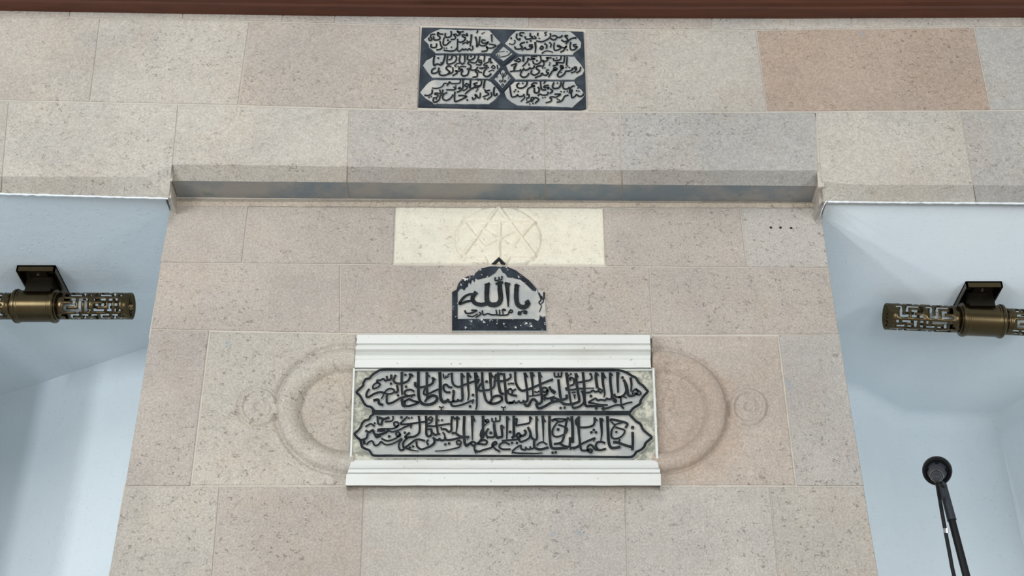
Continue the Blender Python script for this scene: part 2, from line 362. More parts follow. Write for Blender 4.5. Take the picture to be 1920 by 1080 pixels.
def rosette(cx, cy, rx, ry, ix, iy, sx_, sy_, sr, si, petals, side):
    def hf(x, y):
        h = .0012 * noise.noise((x * .03, y * .03, 1)) + .0006 * noise.noise((x * .12, y * .12, 2))
        ro = math.hypot((x - cx) / rx, (y - cy) / ry); ri = math.hypot((x - cx) / ix, (y - cy) / iy)
        if ro < 1.06:
            h += -.0040 * math.exp(-((ro - 1) * 30) ** 2)
            if ro < 1 and ri > 1:
                t = (ri - 1) / ((rx / ix) - 1)
                h += .0060 * math.sin(math.pi * min(1, t)) ** .7 - .001
            if ri <= 1.0:
                h += -.0050 * sm(1.0, .90, ri) - .0015 * math.exp(-((ri - .92) * 24) ** 2) - .001
                a = math.atan2(y - cy, (x - cx))
                if petals == 'fan':
                    w = abs(math.sin(a * 5.5)) ; env = sm(.05, .2, ri) * sm(.95, .6, ri)
                    h += (.0022 * w - .0036 * math.exp(-(math.sin(a * 5.5) / .28) ** 2)) * env * (1 if y < cy + 12 else .3)
                else:
                    w = abs(math.sin(a * 3.0 + .3)); env = sm(.08, .22, ri) * sm(.92, .7, ri)
                    h += (.0025 * w ** .7 - .0026 * math.exp(-(math.sin(a * 3.0 + .3) / .25) ** 2)) * env * (1 - .5 * math.exp(-((ri - .5) * 12) ** 2))
        rs = math.hypot((x - sx_) / sr, (y - sy_) / sr)
        if rs < 1.08 and ro > .99:
            h += -.0022 * math.exp(-((rs - 1) * 12) ** 2) - .0018 * math.exp(-((rs - si) * 12) ** 2) + .002 * math.exp(-((rs - (1 + si) / 2) * 9) ** 2)
            h += -.003 * math.exp(-(rs * 7) ** 2) + .002 * math.exp(-((rs - .3) * 12) ** 2)
        return h
    return hf
o = hstone('carved_stone', [(394, 622), (668, 626), (666, 911), (359, 911)], YP, rosette(652, 769, 136, 121, 93, 79, 484, 764, 38, .68, 'fan', -1), stone_mat('travertine_stained_left', stain=(tuple(P(640, 771, YP)), .165, (.84, .81, .78, 1))), pier, colr=C['b'])
o['label'] = 'stone carved with a half medallion and fan left of the white framed inscription'
o = hstone('carved_stone', [(1222, 630), (1458, 630), (1492, 911), (1222, 911)], YP, rosette(1238, 771, 128, 116, 88, 79, 1403, 764, 38, .6, 'rose', 1), stone_mat('travertine_stained_right', stain=(tuple(P(1250, 780, YP)), .235, (.90, .83, .78, 1))), pier, colr=(184, 170, 158))
o['label'] = 'stone carved with a half medallion and rosette right of the white framed inscription'
SEG = [((935, 390), (869, 482)), ((935, 390), (1003, 481)), ((869, 418), (1003, 418)), ((869, 418), (905, 462)), ((1003, 418), (963, 462)), ((869, 484), (908, 484)), ((908, 484), (914, 497)),
       ((1003, 484), (956, 484)), ((956, 484), (948, 497)), ((936, 450), (905, 432)), ((936, 450), (968, 436)), ((936, 450), (936, 484)), ((936, 450), (908, 464)), ((936, 450), (966, 466)), ((938, 418), (937, 446))]
def dseg(x, y, a, b):
    vx, vy = b[0] - a[0], b[1] - a[1]; t = max(0, min(1, ((x - a[0]) * vx + (y - a[1]) * vy) / (vx * vx + vy * vy)))
    return math.hypot(x - a[0] - vx * t, y - a[1] - vy * t)
def starh(x, y):
    h = .0012 * noise.noise((x * .05, y * .06, 5)) + .0005 * noise.noise((x * .2, y * .2, 2))
    r = math.hypot((x - 936) / 80, (y - 450) / 62)
    h += -.0026 * math.exp(-((r - 1) * 30) ** 2) + (.0014 if r < 1 else 0)
    if r < 1.3:
        d = min(dseg(x, y, *s) for s in SEG)
        h += .0022 * math.exp(-(d / 1.6) ** 2) - .0020 * math.exp(-((d - 3.2) / 1.2) ** 2)
    return h
sb = hstone('star_block', [(742, 389), (1131, 392), (1135, 498), (738, 496)], YP, starh, M['cream'], None, step=1.5, out=.0055, gain=2.2)
tag(sb, 'cream limestone block carved with a faint six pointed star in a circle', 'stone block')
# anchor holes in the upper right pier stone
for x, y in ((1445, 428), (1463, 428), (1483, 429)):
    bm = bmesh.new(); bmesh.ops.create_cone(bm, cap_ends=True, segments=12, radius1=.0042, radius2=.0042, depth=.004)
    p = P(x, y, YP)
    for v in bm.verts: v.co = Vector((p.x + v.co.x, p.y - .003 + v.co.z, p.z + v.co.y))
    me = bpy.data.meshes.new('anchor_hole'); bm.to_mesh(me); bm.free(); link('anchor_hole', me, M['hole'], pier)
# ------------------------------------------------------------------ plaster bays either side of the pier
def slab(name, pts, thick, mat, label=None):
    n = len(pts); vs = [Vector(p) for p in pts] + [Vector(p) + Vector(thick) for p in pts]
    fs = [tuple(range(n)), tuple(range(2 * n - 1, n - 1, -1))] + [(i, i + n, (i + 1) % n + n, (i + 1) % n) for i in range(n)]
    o = struct(mesh(name, vs, fs, mat))
    bm = bmesh.new(); bm.from_mesh(o.data); bmesh.ops.recalc_face_normals(bm, faces=bm.faces); bm.to_mesh(o.data); bm.free()
    return o
a, b = PZ(275, 650, ZS_L), PZ(0, 742, ZS_L); dv = (b - a)
a2 = a - dv * .25; b2 = a + dv * 2.4
slab('ceiling', [(-3.2, .058, ZS_L), (XL - .003, .058, ZS_L), (XL - .003, YP + .02, ZS_L), (XL + .06, YP + .02, ZS_L), (a2.x + .02, a2.y + .02, ZS_L), (b2.x, b2.y + .05, ZS_L), (-3.2, b2.y + .05, ZS_L)], (0, 0, .03), M['plaster'])
slab('wall_left', [(a2.x + .1, a2.y - .05, 0), (b2.x, b2.y, 0), (b2.x, b2.y, ZS_L + .01), (a2.x + .1, a2.y - .05, ZS_L + .01)], (.05, .1, 0), M['plaster'])
slab('wall_left', [(b2.x, b2.y + .02, 0), (-2.36, .058, 0), (-2.36, .058, ZS_L + .01), (b2.x, b2.y + .02, ZS_L + .01)], (-.08, .02, 0), M['plaster'])
box('wall_left', -3.2, -2.34, .065, .4, 0, ZS_L + .01, M['plaster'])['kind'] = 'structure'
# right bay: one continuous rounded plaster shell (soffit, back wall, side wall)
c0 = PZ(1605, 735, ZS_R); c1 = PZ(1690, 781, ZS_R); c2 = PZ(1868, 786, ZS_R); c3 = PZ(1925, 700, ZS_R)
plan = [(XR + .004, c0.y - .12), (c0.x, c0.y), (c1.x, c1.y)]
for i in range(1, 5): plan.append((c1.x + (c2.x - c1.x) * i / 4, c1.y + (c2.y - c1.y) * i / 4))
side_dir = Vector((c3.x + .12 - c2.x, c3.y - c2.y)).normalized()
for i in range(1, 7): plan.append((c2.x + .03 + side_dir.x * i * .22, c2.y - .03 + side_dir.y * i * .22))
prof = [(1.0, ZS_R)] ; Rr = .07
rings = []
ctr = Vector((XR + .55, .1))
for k_ in range(6):
    t = k_ / 5 * math.pi / 2; rings.append((Rr * (1 - math.sin(t)), ZS_R - Rr * (1 - math.cos(t))))
rings.append((0, 0.0))
vs = []; n = len(plan)
for (ins, z) in [(None, ZS_R)] + rings:
    for (x, y) in plan:
        p = Vector((x, y)); d = (Vector((x * .75 + .25 * (XR + .4), .0)) - p)
        if ins is None: vs.append((x * .9 + .1 * XR if x > XR else x, .058, z))
        else:
            q = p + d.normalized() * ins; vs.append((q.x, q.y, z))
m_ = len(rings) + 1
fs = [(j * n + i, j * n + i + 1, (j + 1) * n + i + 1, (j + 1) * n + i) for j in range(m_ - 1) for i in range(n - 1)]
# front edge of the soffit follows the lintel
for i in range(n): vs[i] = (XR + .004 + (3.2 - XR) * i / (n - 1), .058, ZS_R)
o = struct(mesh('wall_right', vs, fs, M['plaster'], smooth=True))
md = o.modifiers.new('thickness', 'SOLIDIFY'); md.thickness = .03; md.offset = -1
bm = bmesh.new(); bm.from_mesh(o.data); bmesh.ops.recalc_face_normals(bm, faces=bm.faces)
bm.faces.ensure_lookup_table()
if bm.faces[0].normal.z > 0: bmesh.ops.reverse_faces(bm, faces=bm.faces)
bm.to_mesh(o.data); bm.free()
# ragged bead of plaster where the soffits meet the stone
def bead(pts, r, name='plaster_bead'):
    vs = []; fs = []
    for i, (x, y) in enumerate(pts):
        p = P(x, y, YC - .002); rr = r * (1 + .6 * noise.noise((x * .11, y * .1, 0)))
        for q in range(6): a_ = q / 6 * 2 * math.pi; vs.append(p + Vector((0, math.cos(a_) * rr, math.sin(a_) * rr)))
    for i in range(len(pts) - 1):
        for q in range(6): fs.append((6 * i + q, 6 * i + (q + 1) % 6, 6 * i + 6 + (q + 1) % 6, 6 * i + 6 + q))
    return mesh(name, vs, fs, M['plaster_edge'], wall, smooth=True)
bead([(x, 363.5 + x * .028 + .8 * noise.noise((x * .09, 0, 4))) for x in range(-20, 318, 5)], .0032)
bead([(x, 378.5 + (x - 1548) * .008 + 1.1 * noise.noise((x * .06, 0, 9))) for x in range(1552, 1950, 5)], .0038)
bead([(1552, 376), (1548, 379), (1545, 385), (1541, 395), (1538, 405)], .003)
# wooden cornice of the gallery
def trim(name, tab, Y, Yb, h, prof):
    vs = []; xs = [-820, -260, 0, 300, 600, 1100, 1500, 1920, 2180, 2740]
    for x in xs:
        p = P(x, interp(tab, x), Y)
        for (dy, dz) in prof: vs.append((p.x, p.y + dy, p.z + dz))
    n = len(prof)
    fs = [(n * i + q, n * i + (q + 1) % n, n * i + n + (q + 1) % n, n * i + n + q) for i in range(len(xs) - 1) for q in range(n)]
    o = struct(mesh(name, vs, fs, M['wood'])); bm = bmesh.new(); bm.from_mesh(o.data); bmesh.ops.recalc_face_normals(bm, faces=bm.faces); bm.to_mesh(o.data); bm.free()
tw = [(0, 3), (300, 8), (600, 12.5), (1100, 17), (1500, 17.5), (1920, 15.5)]
trim('trim_1', tw, -.05, 0, 0, [(0, 0), (.045, 0), (.045, .03), (-.0, .03), (-.008, .024), (-.008, .006)])
trim('trim_2', [(x, y - 12) for x, y in tw], -.075, 0, 0, [(0, 0), (.07, 0), (.07, .32), (-.05, .32), (-.05, .06), (-.02, .012)])
box('floor', -3.6, 3.6, -6.5, 2.6, -.05, 0, M['carpet'])['kind'] = 'structure'

# ------------------------------------------------------------------ brush strokes
def spline(pts, seg=5):
    if len(pts) == 2: return [Vector(pts[0]), Vector(pts[1])]
    v = [Vector(p) for p in pts]; ext = [v[0] * 2 - v[1]] + v + [v[-1] * 2 - v[-2]]; out = []
    for i in range(1, len(ext) - 2):
        a, b, c, d = ext[i - 1:i + 3]
        for s in range(seg):
            t = s / seg
            out.append(.5 * ((2 * b) + (c - a) * t + (2 * a - 5 * b + 4 * c - d) * t * t + (3 * b - a - 3 * c + d) * t ** 3))
    out.append(v[-1]); return out
class Ink:
    def __init__(s): s.vs = []; s.fs = []; s.mi = []; s.k = 0
    def stroke(s, pts, w0, w1, Y, out, edge, closed=False, seg=5):
        """pts and widths in measured px; edge = extra width of the unpainted carved flank"""
        sp = spline(pts, seg); n = len(sp); s.k += 1; hh = out + (s.k % 9) * .00006; base = len(s.vs)
        for i, p in enumerate(sp):
            d = (sp[min(n - 1, i + 1)] - sp[max(0, i - 1)]); d = d.normalized() if d.length > 1e-6 else Vector((1, 0))
            nn = Vector((-d.y, d.x)); w = (w0 + (w1 - w0) * i / (n - 1)) / 2
            w *= 1 + .08 * noise.noise((p.x * .2, p.y * .2, 0))
            q = p
            if i == 0: q = p - d * w0 * .22
            if i == n - 1: q = p + d * w1 * .22
            for off, o_ in ((-(w + edge), -.002), (-w, hh), (w, hh), (w + edge, -.002)):
                c = q + nn * off; s.vs.append(P(c.x, c.y, Y) + Vector((0, -o_, 0)))
        for i in range(n - 1):
            a = base + 4 * i
            s.fs += [(a, a + 4, a + 5, a + 1), (a + 1, a + 5, a + 6, a + 2), (a + 2, a + 6, a + 7, a + 3)]; s.mi += [1, 0, 1]
        s.fs += [(base, base + 1, base + 2, base + 3), tuple(base + 4 * (n - 1) + q for q in (3, 2, 1, 0))]; s.mi += [1, 1]
    def dot(s, x, y, r, Y, out, edge):
        b = len(s.vs); s.k += 1; hh = out + (s.k % 9) * .00006
        for rr, o_ in ((r, hh), (r + edge, -.002)):
            for q in range(8):
                a = q / 8 * 2 * math.pi + .2; e = 1.0 if q % 2 else .86
                s.vs.append(P(x + rr * e * math.cos(a), y + rr * e * math.sin(a), Y) + Vector((0, -o_, 0)))
        s.fs.append(tuple(b + q for q in range(8))); s.mi.append(0)
        for q in range(8): s.fs.append((b + q, b + 8 + q, b + 8 + (q + 1) % 8, b + (q + 1) % 8)); s.mi.append(1)
    def build(s, name, mats, parent):
        o = mesh(name, s.vs, s.fs, mats, parent, s.mi)
        bm = bmesh.new(); bm.from_mesh(o.data); bmesh.ops.recalc_face_normals(bm, faces=bm.faces)
        # open ribbons: turn every face that looks into the wall
        for f in bm.faces:
            if f.normal.y > 0.02: f.normal_flip()
        bm.to_mesh(o.data); bm.free(); return o
def parse(ink, txt, ox, oy, sc, Y, out, edge, wk=1.0):
    for ln in txt.split(';'):
        ln = ln.strip()
        if not ln: continue
        tok = ln.split()
        if tok[0] == '*':
            v = list(map(float, tok[1:])); r = v[0]
            for i in range(1, len(v), 2): ink.dot(ox + v[i] / sc, oy + v[i + 1] / sc, r / sc, Y, out, edge)
        else:
            ws = tok[0].split('>'); w0 = float(ws[0]); w1 = float(ws[-1]); v = list(map(float, tok[1:]))
            pts = [(ox + v[i] / sc, oy + v[i + 1] / sc) for i in range(0, len(v), 2)]
            ink.stroke(pts, w0 * wk / sc, w1 * wk / sc, Y, out, edge)
A1 = """54>34 1130 160 1125 400 1135 650;44 990 215 945 330 1000 395 1130 400 1260 350 1310 270 1330 210;34 1290 200 1330 190 1380 240;* 34 1210 210 885 405 1225 475 1045 670 585 335;
36 600 335 650 325 720 300 760 345 800 320 790 240;44 800 325 850 320 890 290 890 210;32 560 345 600 390 640 420 600 480 490 520 485 450 540 400 590 385;
42 395 530 340 620 340 700 400 700 500 640 620 600 740 610;34 740 610 780 560 850 520 930 530 960 580 900 630 800 640 740 620;45 960 600 1020 600 1040 540 1020 450;
28 720 620 710 680 670 740;42 800 660 790 740 800 840 870 850 980 800 1100 730 1250 690 1420 660;40 1400 580 1330 545 1230 560 1190 610 1220 665 1300 690;* 26 1350 700;
50 500 780 600 770 620 850 700 885;55 1130 740 1150 880 1200 910;42 1200 800 1290 760 1400 800 1500 830 1400 880 1270 910 1200 890 1190 800;
55 1500 150 1500 400 1510 700 1570 840 1700 880 1850 840 1920 760 1890 690 1800 680 1700 740;50>40 1690 160 1690 400 1700 700 1650 810;34 1690 170 1750 250;
45 1430 380 1430 450 1500 490 1620 480 1760 440 1830 370 1820 270;34 1820 270 1880 320;38 1660 490 1620 600 1640 650 1740 630 1860 570 1990 520"""
A2 = """58 300 160 310 400 310 650 340 780 390 820 450 800 490 770;40 490 760 510 820 590 810 600 760;40 590 810 690 800 710 760;40 710 790 780 790;50 780 790 810 740 800 500 790 180;32 800 190 850 260;
26 380 190 390 270 430 280 440 230;24 440 270 480 260 490 200 560 190;42 570 170 580 350 620 440 720 480 830 440 1000 380 1180 310;34 1180 310 1150 400;
42 570 490 500 480 450 430 390 450 390 540 450 600 530 600;45 600 560 620 600 600 700 600 800;* 38 610 590;* 26 510 600;55>25 930 170 930 400 950 650 930 780;32 950 180 1000 270;
60>28 1100 170 1110 400 1130 700 1130 900 1110 980;35 1120 190 1160 270;* 38 1045 660 980 915 1350 360 1680 190;36 560 820 560 890 640 910 800 880 950 820 1060 770;34>20 1060 770 1030 850;
48 1250 160 1260 400 1300 650 1340 780 1430 850 1560 850 1680 790 1690 720 1620 680 1500 710 1430 830;42 1240 400 1180 480 1180 560 1300 560 1430 540 1520 470 1530 340;
60>35 1430 170 1440 400 1460 700;34 1440 180 1500 260;42 1560 200 1540 280 1570 340 1700 350 1820 320 1890 260 1880 190;55 1610 170 1620 400 1660 600 1720 640;
50 1740 180 1760 400 1780 600 1790 780 1840 840 1940 835;* 28 1850 410 1900 400 1945 405"""
A3 = """34 200 520 150 560 160 620 220 650 250 590 220 530 200 520;34 250 580 320 530;45 310 150 320 350 370 480 450 560 560 550 720 490 900 410 1150 310;30>14 1150 310 1130 360;45 220 660 280 670 340 680;
40 190 830 250 830 280 800;38 280 790 320 840 380 820 390 790;38 390 800 440 840 490 810 500 780;44 500 820 560 810 590 750 570 500 540 300 520 170;32 540 170 585 260;
55>30 670 160 700 400 710 660;32 700 170 740 240;50 850 160 870 400 890 560 910 700 900 820 830 860 780 800 730 760 670 790 620 890 560 900 520 860;32 860 170 905 260;28 600 690 750 675 890 650;* 26 760 590 840 580 800 600;
40 1040 560 1000 500 930 510 920 570 980 600 1040 560 1020 640 960 680 1010 740 1100 730 1190 700;30 960 740 980 780;48 1080 480 1130 570 1200 620;24 1150 540 1215 590;
50 1280 320 1300 500 1340 750 1430 750 1470 720 1460 660;42 1110 720 1130 780 1200 810 1290 780 1230 740 1150 740;50 780 860 820 950 900 950 1020 890 1130 830 1300 800 1400 860 1550 870 1700 830 1750 780 1720 600 1690 400 1670 180;
34 1680 180 1720 260;* 34 1330 950 1420 945;34 1190 160 1200 240 1270 250 1280 170;34 1280 240 1340 250 1355 150;55>35 1460 170 1490 400 1530 650 1560 840;30 1470 180 1520 235;* 28 1560 190 1460 520;
36 1550 330 1540 280 1600 280 1630 330 1620 420 1550 450;40 1450 500 1480 550 1600 545 1720 520 1860 520;32 1590 610 1660 600;50>16 1640 660 1650 750;28 1720 380 1830 375;42 1810 570 1850 700 1850 830 1750 920 1620 950 1590 890"""
A4 = """50 150 160 175 400 185 620 190 800 220 900 320 910 480 910 600 900;38 330 190 350 280 300 330 200 350 40 385;* 32 320 190 950 190;55 450 170 440 250 470 480;32 450 170 500 220;34 470 490 520 520 580 560 550 610 510 580 500 540;
38 500 570 430 590 370 560 310 600 220 610;22 180 510 400 505;60>25 590 170 600 400 640 620 620 700;32 610 190 660 280;50 760 170 770 400 800 650 800 720;38 800 720 870 760 900 800 870 820 830 780;36 770 170 810 225;
58>35 930 160 930 400 940 600;42 860 640 880 700 1000 700 1080 650 1120 560 1100 430 1070 320;50 1070 330 1130 450 1160 620 1190 680 1290 670 1340 620;* 38 1040 270 330 685 450 960;50>30 1220 280 1240 420 1230 580;
34 1350 520 1280 570 1270 640 1340 650 1380 600 1350 540 1430 590 1450 640 1390 660 1340 630;34 440 730 350 780 280 830 400 850 540 880 700 890;40 440 740 480 780 560 770 650 780 690 740 730 760 800 750;
34 960 700 1000 740 1000 820 1030 880 1120 850 1250 820;26 1050 700 1130 720;38 600 890 620 960 720 950 850 900 980 890 1060 960;40 580 960 620 1000"""
B1 = """38 580 120 600 280 680 310;48 620 150 720 180 840 150;45 720 180 680 250 680 300;32 760 240 880 230 930 190 930 120;35 320 350 430 290 510 340;* 28 520 275;* 38 1120 145 845 570;
34 1060 300 1030 250 960 260 960 320 1010 350 1060 310 980 380 850 400 680 400 590 420;56 590 430 650 440 740 430;36 1250 130 1180 200 1110 270 1130 300 1300 290 1500 260 1660 240;* 26 1290 160 1350 150;
34 1350 310 1200 360 1060 430 930 470 850 450 800 420;28 1350 310 1330 380;42 1510 120 1530 300 1520 480 1440 560 1330 590 1200 590 1300 490;44 320 440 400 480 480 430 520 520 640 530 760 490 830 440;40 520 520 560 590 650 560;
42 370 480 340 600 270 640 190 650;34 1090 520 1050 470 1000 500 1020 560 1080 570 1090 520 1000 610 830 670 740 650 680 620;* 34 1195 485;34 1130 620 960 720 800 760 700 720 660 690 600 760 520 770 470 680 400 690 340 750;
45 280 650 290 740;38 1130 640 1080 700 1060 800 1100 880 1180 860;40 1240 620 1170 700 1160 800 1200 820 1300 750 1420 660 1520 640 1640 670;36>18 1200 830 1350 880 1500 900;* 32 1380 795 1310 820;
38 1460 690 1470 790 1560 860 1680 830 1830 760 1870 680 1840 600;36 1720 650 1690 700 1720 760;46 1670 120 1680 300 1680 520 1740 570 1800 520 1790 420;30 1700 420 1790 400;40 1690 340 1900 345;30 1770 130 1720 180 1770 210 1820 170 1780 130;30 1820 180 1790 250 1720 290"""
B2 = """36 200 340 350 310 520 290;48 230 100 225 330;* 28 270 210 350 205;42 570 130 560 300 560 430 500 470 430 410 380 410;30 590 120 640 190;40 240 360 260 500 300 520;35 330 370 350 420;40 150 500 200 540 280 510;32 370 480 410 540 410 630;
48>28 690 130 690 300 670 470;36 640 170 740 170;42 150 600 190 640 270 650 290 620;42 290 620 330 660 400 650 420 600;42 420 600 450 650 600 640 760 600 860 590 950 580;36>16 950 580 920 640;45 580 500 650 500 740 560 850 590;
52 850 130 840 400 850 600 860 720 900 780 960 740;60>20 1030 120 1030 400 1030 650;30 1050 130 1090 230;38 960 740 1030 690 1100 720 1080 780 1030 770 1000 730;40 1090 730 1200 740 1320 750 1360 690 1290 650 1210 680 1160 720;
42 180 620 170 720 80 800 0 825;* 36 425 750 510 730;34 730 660 680 690 690 740 750 750 780 710 740 660;38>20 770 730 740 810 600 850 400 890 200 900;50 1270 120 1270 400 1270 600;32 1240 420 1210 530 1240 620;26 1290 180 1350 240 1400 240 1370 190 1320 240 1400 260;24 1380 260 1300 330;
40 1390 400 1310 510 1220 650 1180 700;38 1370 420 1340 520 1380 610;40 1390 590 1500 590 1530 520 1510 340 1520 280;48 1520 300 1540 450 1580 590 1650 590 1700 560 1680 330;38 1680 320 1735 380;* 42 1445 490;
32 1470 160 1480 230 1550 240 1555 150;32 1550 230 1640 220 1650 110;52>28 1810 130 1810 400 1800 630;32 1815 140 1860 190;34 1080 800 1080 870 1110 940;38 1090 880 1170 910 1300 870 1460 820 1480 740 1550 690 1570 740 1500 780 1540 850 1640 910;38 1860 750 1760 710 1660 740 1640 820 1720 860 1880 860;* 38 1880 470"""
B3 = """52 280 120 280 400 280 560 240 600;36 20 670 150 655 300 645 420 630;36 310 190 350 180 340 320 420 310 560 290 640 250 640 130;28 650 130 690 180;44 440 560 390 500 340 550 380 600 440 570 520 540 550 480 520 430;
38 380 620 430 690 520 670 620 610 650 520;46 600 370 650 480 680 600 760 650 800 600 790 400 790 130;30 790 150 825 210;* 34 240 720 350 720;48 740 640 740 800 800 850 900 860 1050 820;34 800 770 850 720 930 700 1020 750;
58>20 930 120 940 400 945 680;30 940 150 990 240;34 250 900 330 830 430 770;36 440 770 450 850 540 870 550 810;34 550 850 640 860 650 800;34 640 850 720 840 740 760;34>20 240 930 400 945 600 950 800 950 920 940;
52 1080 120 1080 400 1100 700 1140 830 1300 840 1480 830;34 1130 200 1200 200 1280 230 1330 240 1470 190 1300 175 1180 180;* 34 1150 215;36 1280 230 1200 330 1150 440 1160 540 1230 580 1330 560 1440 500 1480 410 1420 360 1290 310;* 42 1275 415;
42 1490 150 1450 300 1420 500 1380 650 1320 720 1190 740;30 1500 150 1540 210;44 1320 740 1420 790 1520 800 1540 700 1540 600;56 1580 130 1600 400 1600 700;44 1540 830 1650 820 1740 790 1760 700 1740 500 1720 350 1680 280 1680 200 1750 130;44 1740 150 1740 350;
40 1540 800 1560 860;* 34 1150 935 1220 930"""
B4 = """42 50 150 60 350 70 600 90 750 120 880 250 890 290 920 340 930 350 880 310 860 260 880 260 800 320 760 370 790 420 860 540 880 660 850;42 -60 850 0 820 90 760 250 680 420 610;36>18 420 610 390 680;42 640 720 560 690 470 710 440 790 480 850;
42 90 370 240 365 370 330 410 260 410 150;28 420 150 470 220;* 36 395 425 340 480 445 480;60>20 550 170 570 400 570 550 550 660;32 580 170 605 230;55 700 130 710 400 730 700 780 820 870 830 980 810;46 760 210 800 190 950 220 1100 260 1150 300 1110 370;
30 790 240 850 300 960 280 1080 250;36 870 320 800 430 790 560 840 620 950 610 1050 540 1090 450 1040 410 890 370;* 32 900 470;52 840 700 930 710 1100 770 1240 810;30 980 640 960 690;50 1265 480 1270 700 1260 870;* 46 1265 370"""
C1 = """34 430 260 350 270 330 320 360 360 340 400 300 390 290 340;36 610 260 530 250 500 220 490 280 540 320 530 370 470 390 410 380 400 310;34 665 240 660 300 700 330 780 310 800 250 790 190;* 28 720 395;32 1070 200 990 210 930 190 960 230 1000 250 940 290 900 260 850 270 890 320 870 370 790 380;
34 1140 240 1160 290 1060 270 1050 310 1110 340 1090 400 1020 440 950 430;30 940 370 935 500 940 620 990 640 1050 590 1080 620 1120 590 1160 620 1200 580 1240 620 1280 590 1270 520;32 630 620 780 640 880 620 920 570;32 640 330 620 400 620 490 680 500 740 450 780 420;
42>30 1250 270 1240 400 1220 530;30 1150 400 1170 450 1210 420;28 1050 480 1110 450 1170 470;40>30 1340 320 1370 430 1370 540 1420 460 1440 310;32 1560 400 1490 390 1490 450 1570 460 1630 430 1560 510 1480 520 1420 490;30 1390 180 1370 230;24>12 1480 250 1550 210;42>25 1700 270 1710 430;
32 1650 480 1720 490 1800 520 1700 570 1600 560 1590 530 1600 620 1480 650;34 350 480 340 540 400 560 460 540 465 470;34 545 420 560 500 590 560 540 600 470 610;* 20 640 570 690 570 800 550;
38 420 750 400 850 410 960 480 930 560 950 610 900 650 780 660 720;32 560 900 620 920;* 26 505 795 1240 755;34 720 720 700 860 720 930 850 900 910 830 900 750 830 740 790 820 740 830;* 20 770 730 830 725;36 1000 720 980 860 1040 930 1090 900;46>30 1100 730 1100 880;28 870 970 930 920 990 910;
36 1170 740 1160 820 1220 840 1310 800 1330 730;34 1420 720 1390 830 1340 900 1260 900 1200 880 1170 920 1230 960 1230 1020 1150 1045;40>28 1550 720 1530 880;32 1480 850 1420 840 1430 900 1480 880 1450 950 1360 940;30 1650 800 1630 880 1550 920 1530 960 1600 960 1560 1010 1430 1020;32 1680 790 1680 900 1720 890;
26 1740 960 1700 1000 1750 1030 1780 1000 1740 960;28 1830 950 1840 1040"""
C3 = """36 440 130 370 170 360 240 420 250 500 210 520 130;36 790 100 720 90 680 140 730 190 760 220 700 280 600 300 530 270 540 200;32 830 120 830 220 740 270;32 1120 100 1010 100 960 150 1050 160 980 200 890 190 930 240 830 300;* 20 900 100 950 95;34 1060 190 1020 260 1070 310 1160 280 1190 200 1200 160 1270 180 1340 170 1390 110;
34 1480 230 1420 220 1390 180 1340 210 1380 250 1370 320 1280 340;36 1600 140 1550 180 1520 270 1570 320 1640 310 1690 260;26 1640 210 1710 180 1750 190;28 1430 130 1480 150 1560 110 1640 120;28 370 580 440 590 520 580 600 540 640 480 720 490 700 530;30 730 490 760 440 800 480 980 470 1000 390;
36 1060 390 1060 560 1000 640 930 670;34 1000 560 960 590 1020 600;34 690 620 780 620 860 620 900 580 850 560;* 22 900 530 1400 405 1450 400;30 1140 480 1100 530 1160 550 1180 500 1130 480;30 1170 540 1130 610 1060 640;40 1230 400 1215 580;40 1550 400 1520 580;34 1480 420 1460 510 1380 530 1300 490 1380 460;
34 1460 520 1380 570 1300 570 1220 620 1110 710;38 1340 540 1280 590;34 370 620 360 700 280 750 200 740;* 22 350 770 300 790 465 830;32 540 620 550 700 450 690 430 720 500 740 470 790 400 800;34 610 620 590 700 550 760 520 850 430 900 390 860 400 810;36 700 680 620 730 610 820 680 860 770 820 840 730;
36 880 670 870 780 880 880 970 860 1060 820 1140 770 1050 750 960 750;* 26 1155 850;32 1450 690 1440 790 1400 800 1370 750 1330 730 1350 790 1290 840 1270 790;24 1400 600 1350 660;32 1660 630 1560 660 1640 720 1510 780;32 1690 680 1700 760 1600 840;* 24 1550 620 1550 820;38 1770 560 1750 640 1760 740 1810 740 1820 700"""
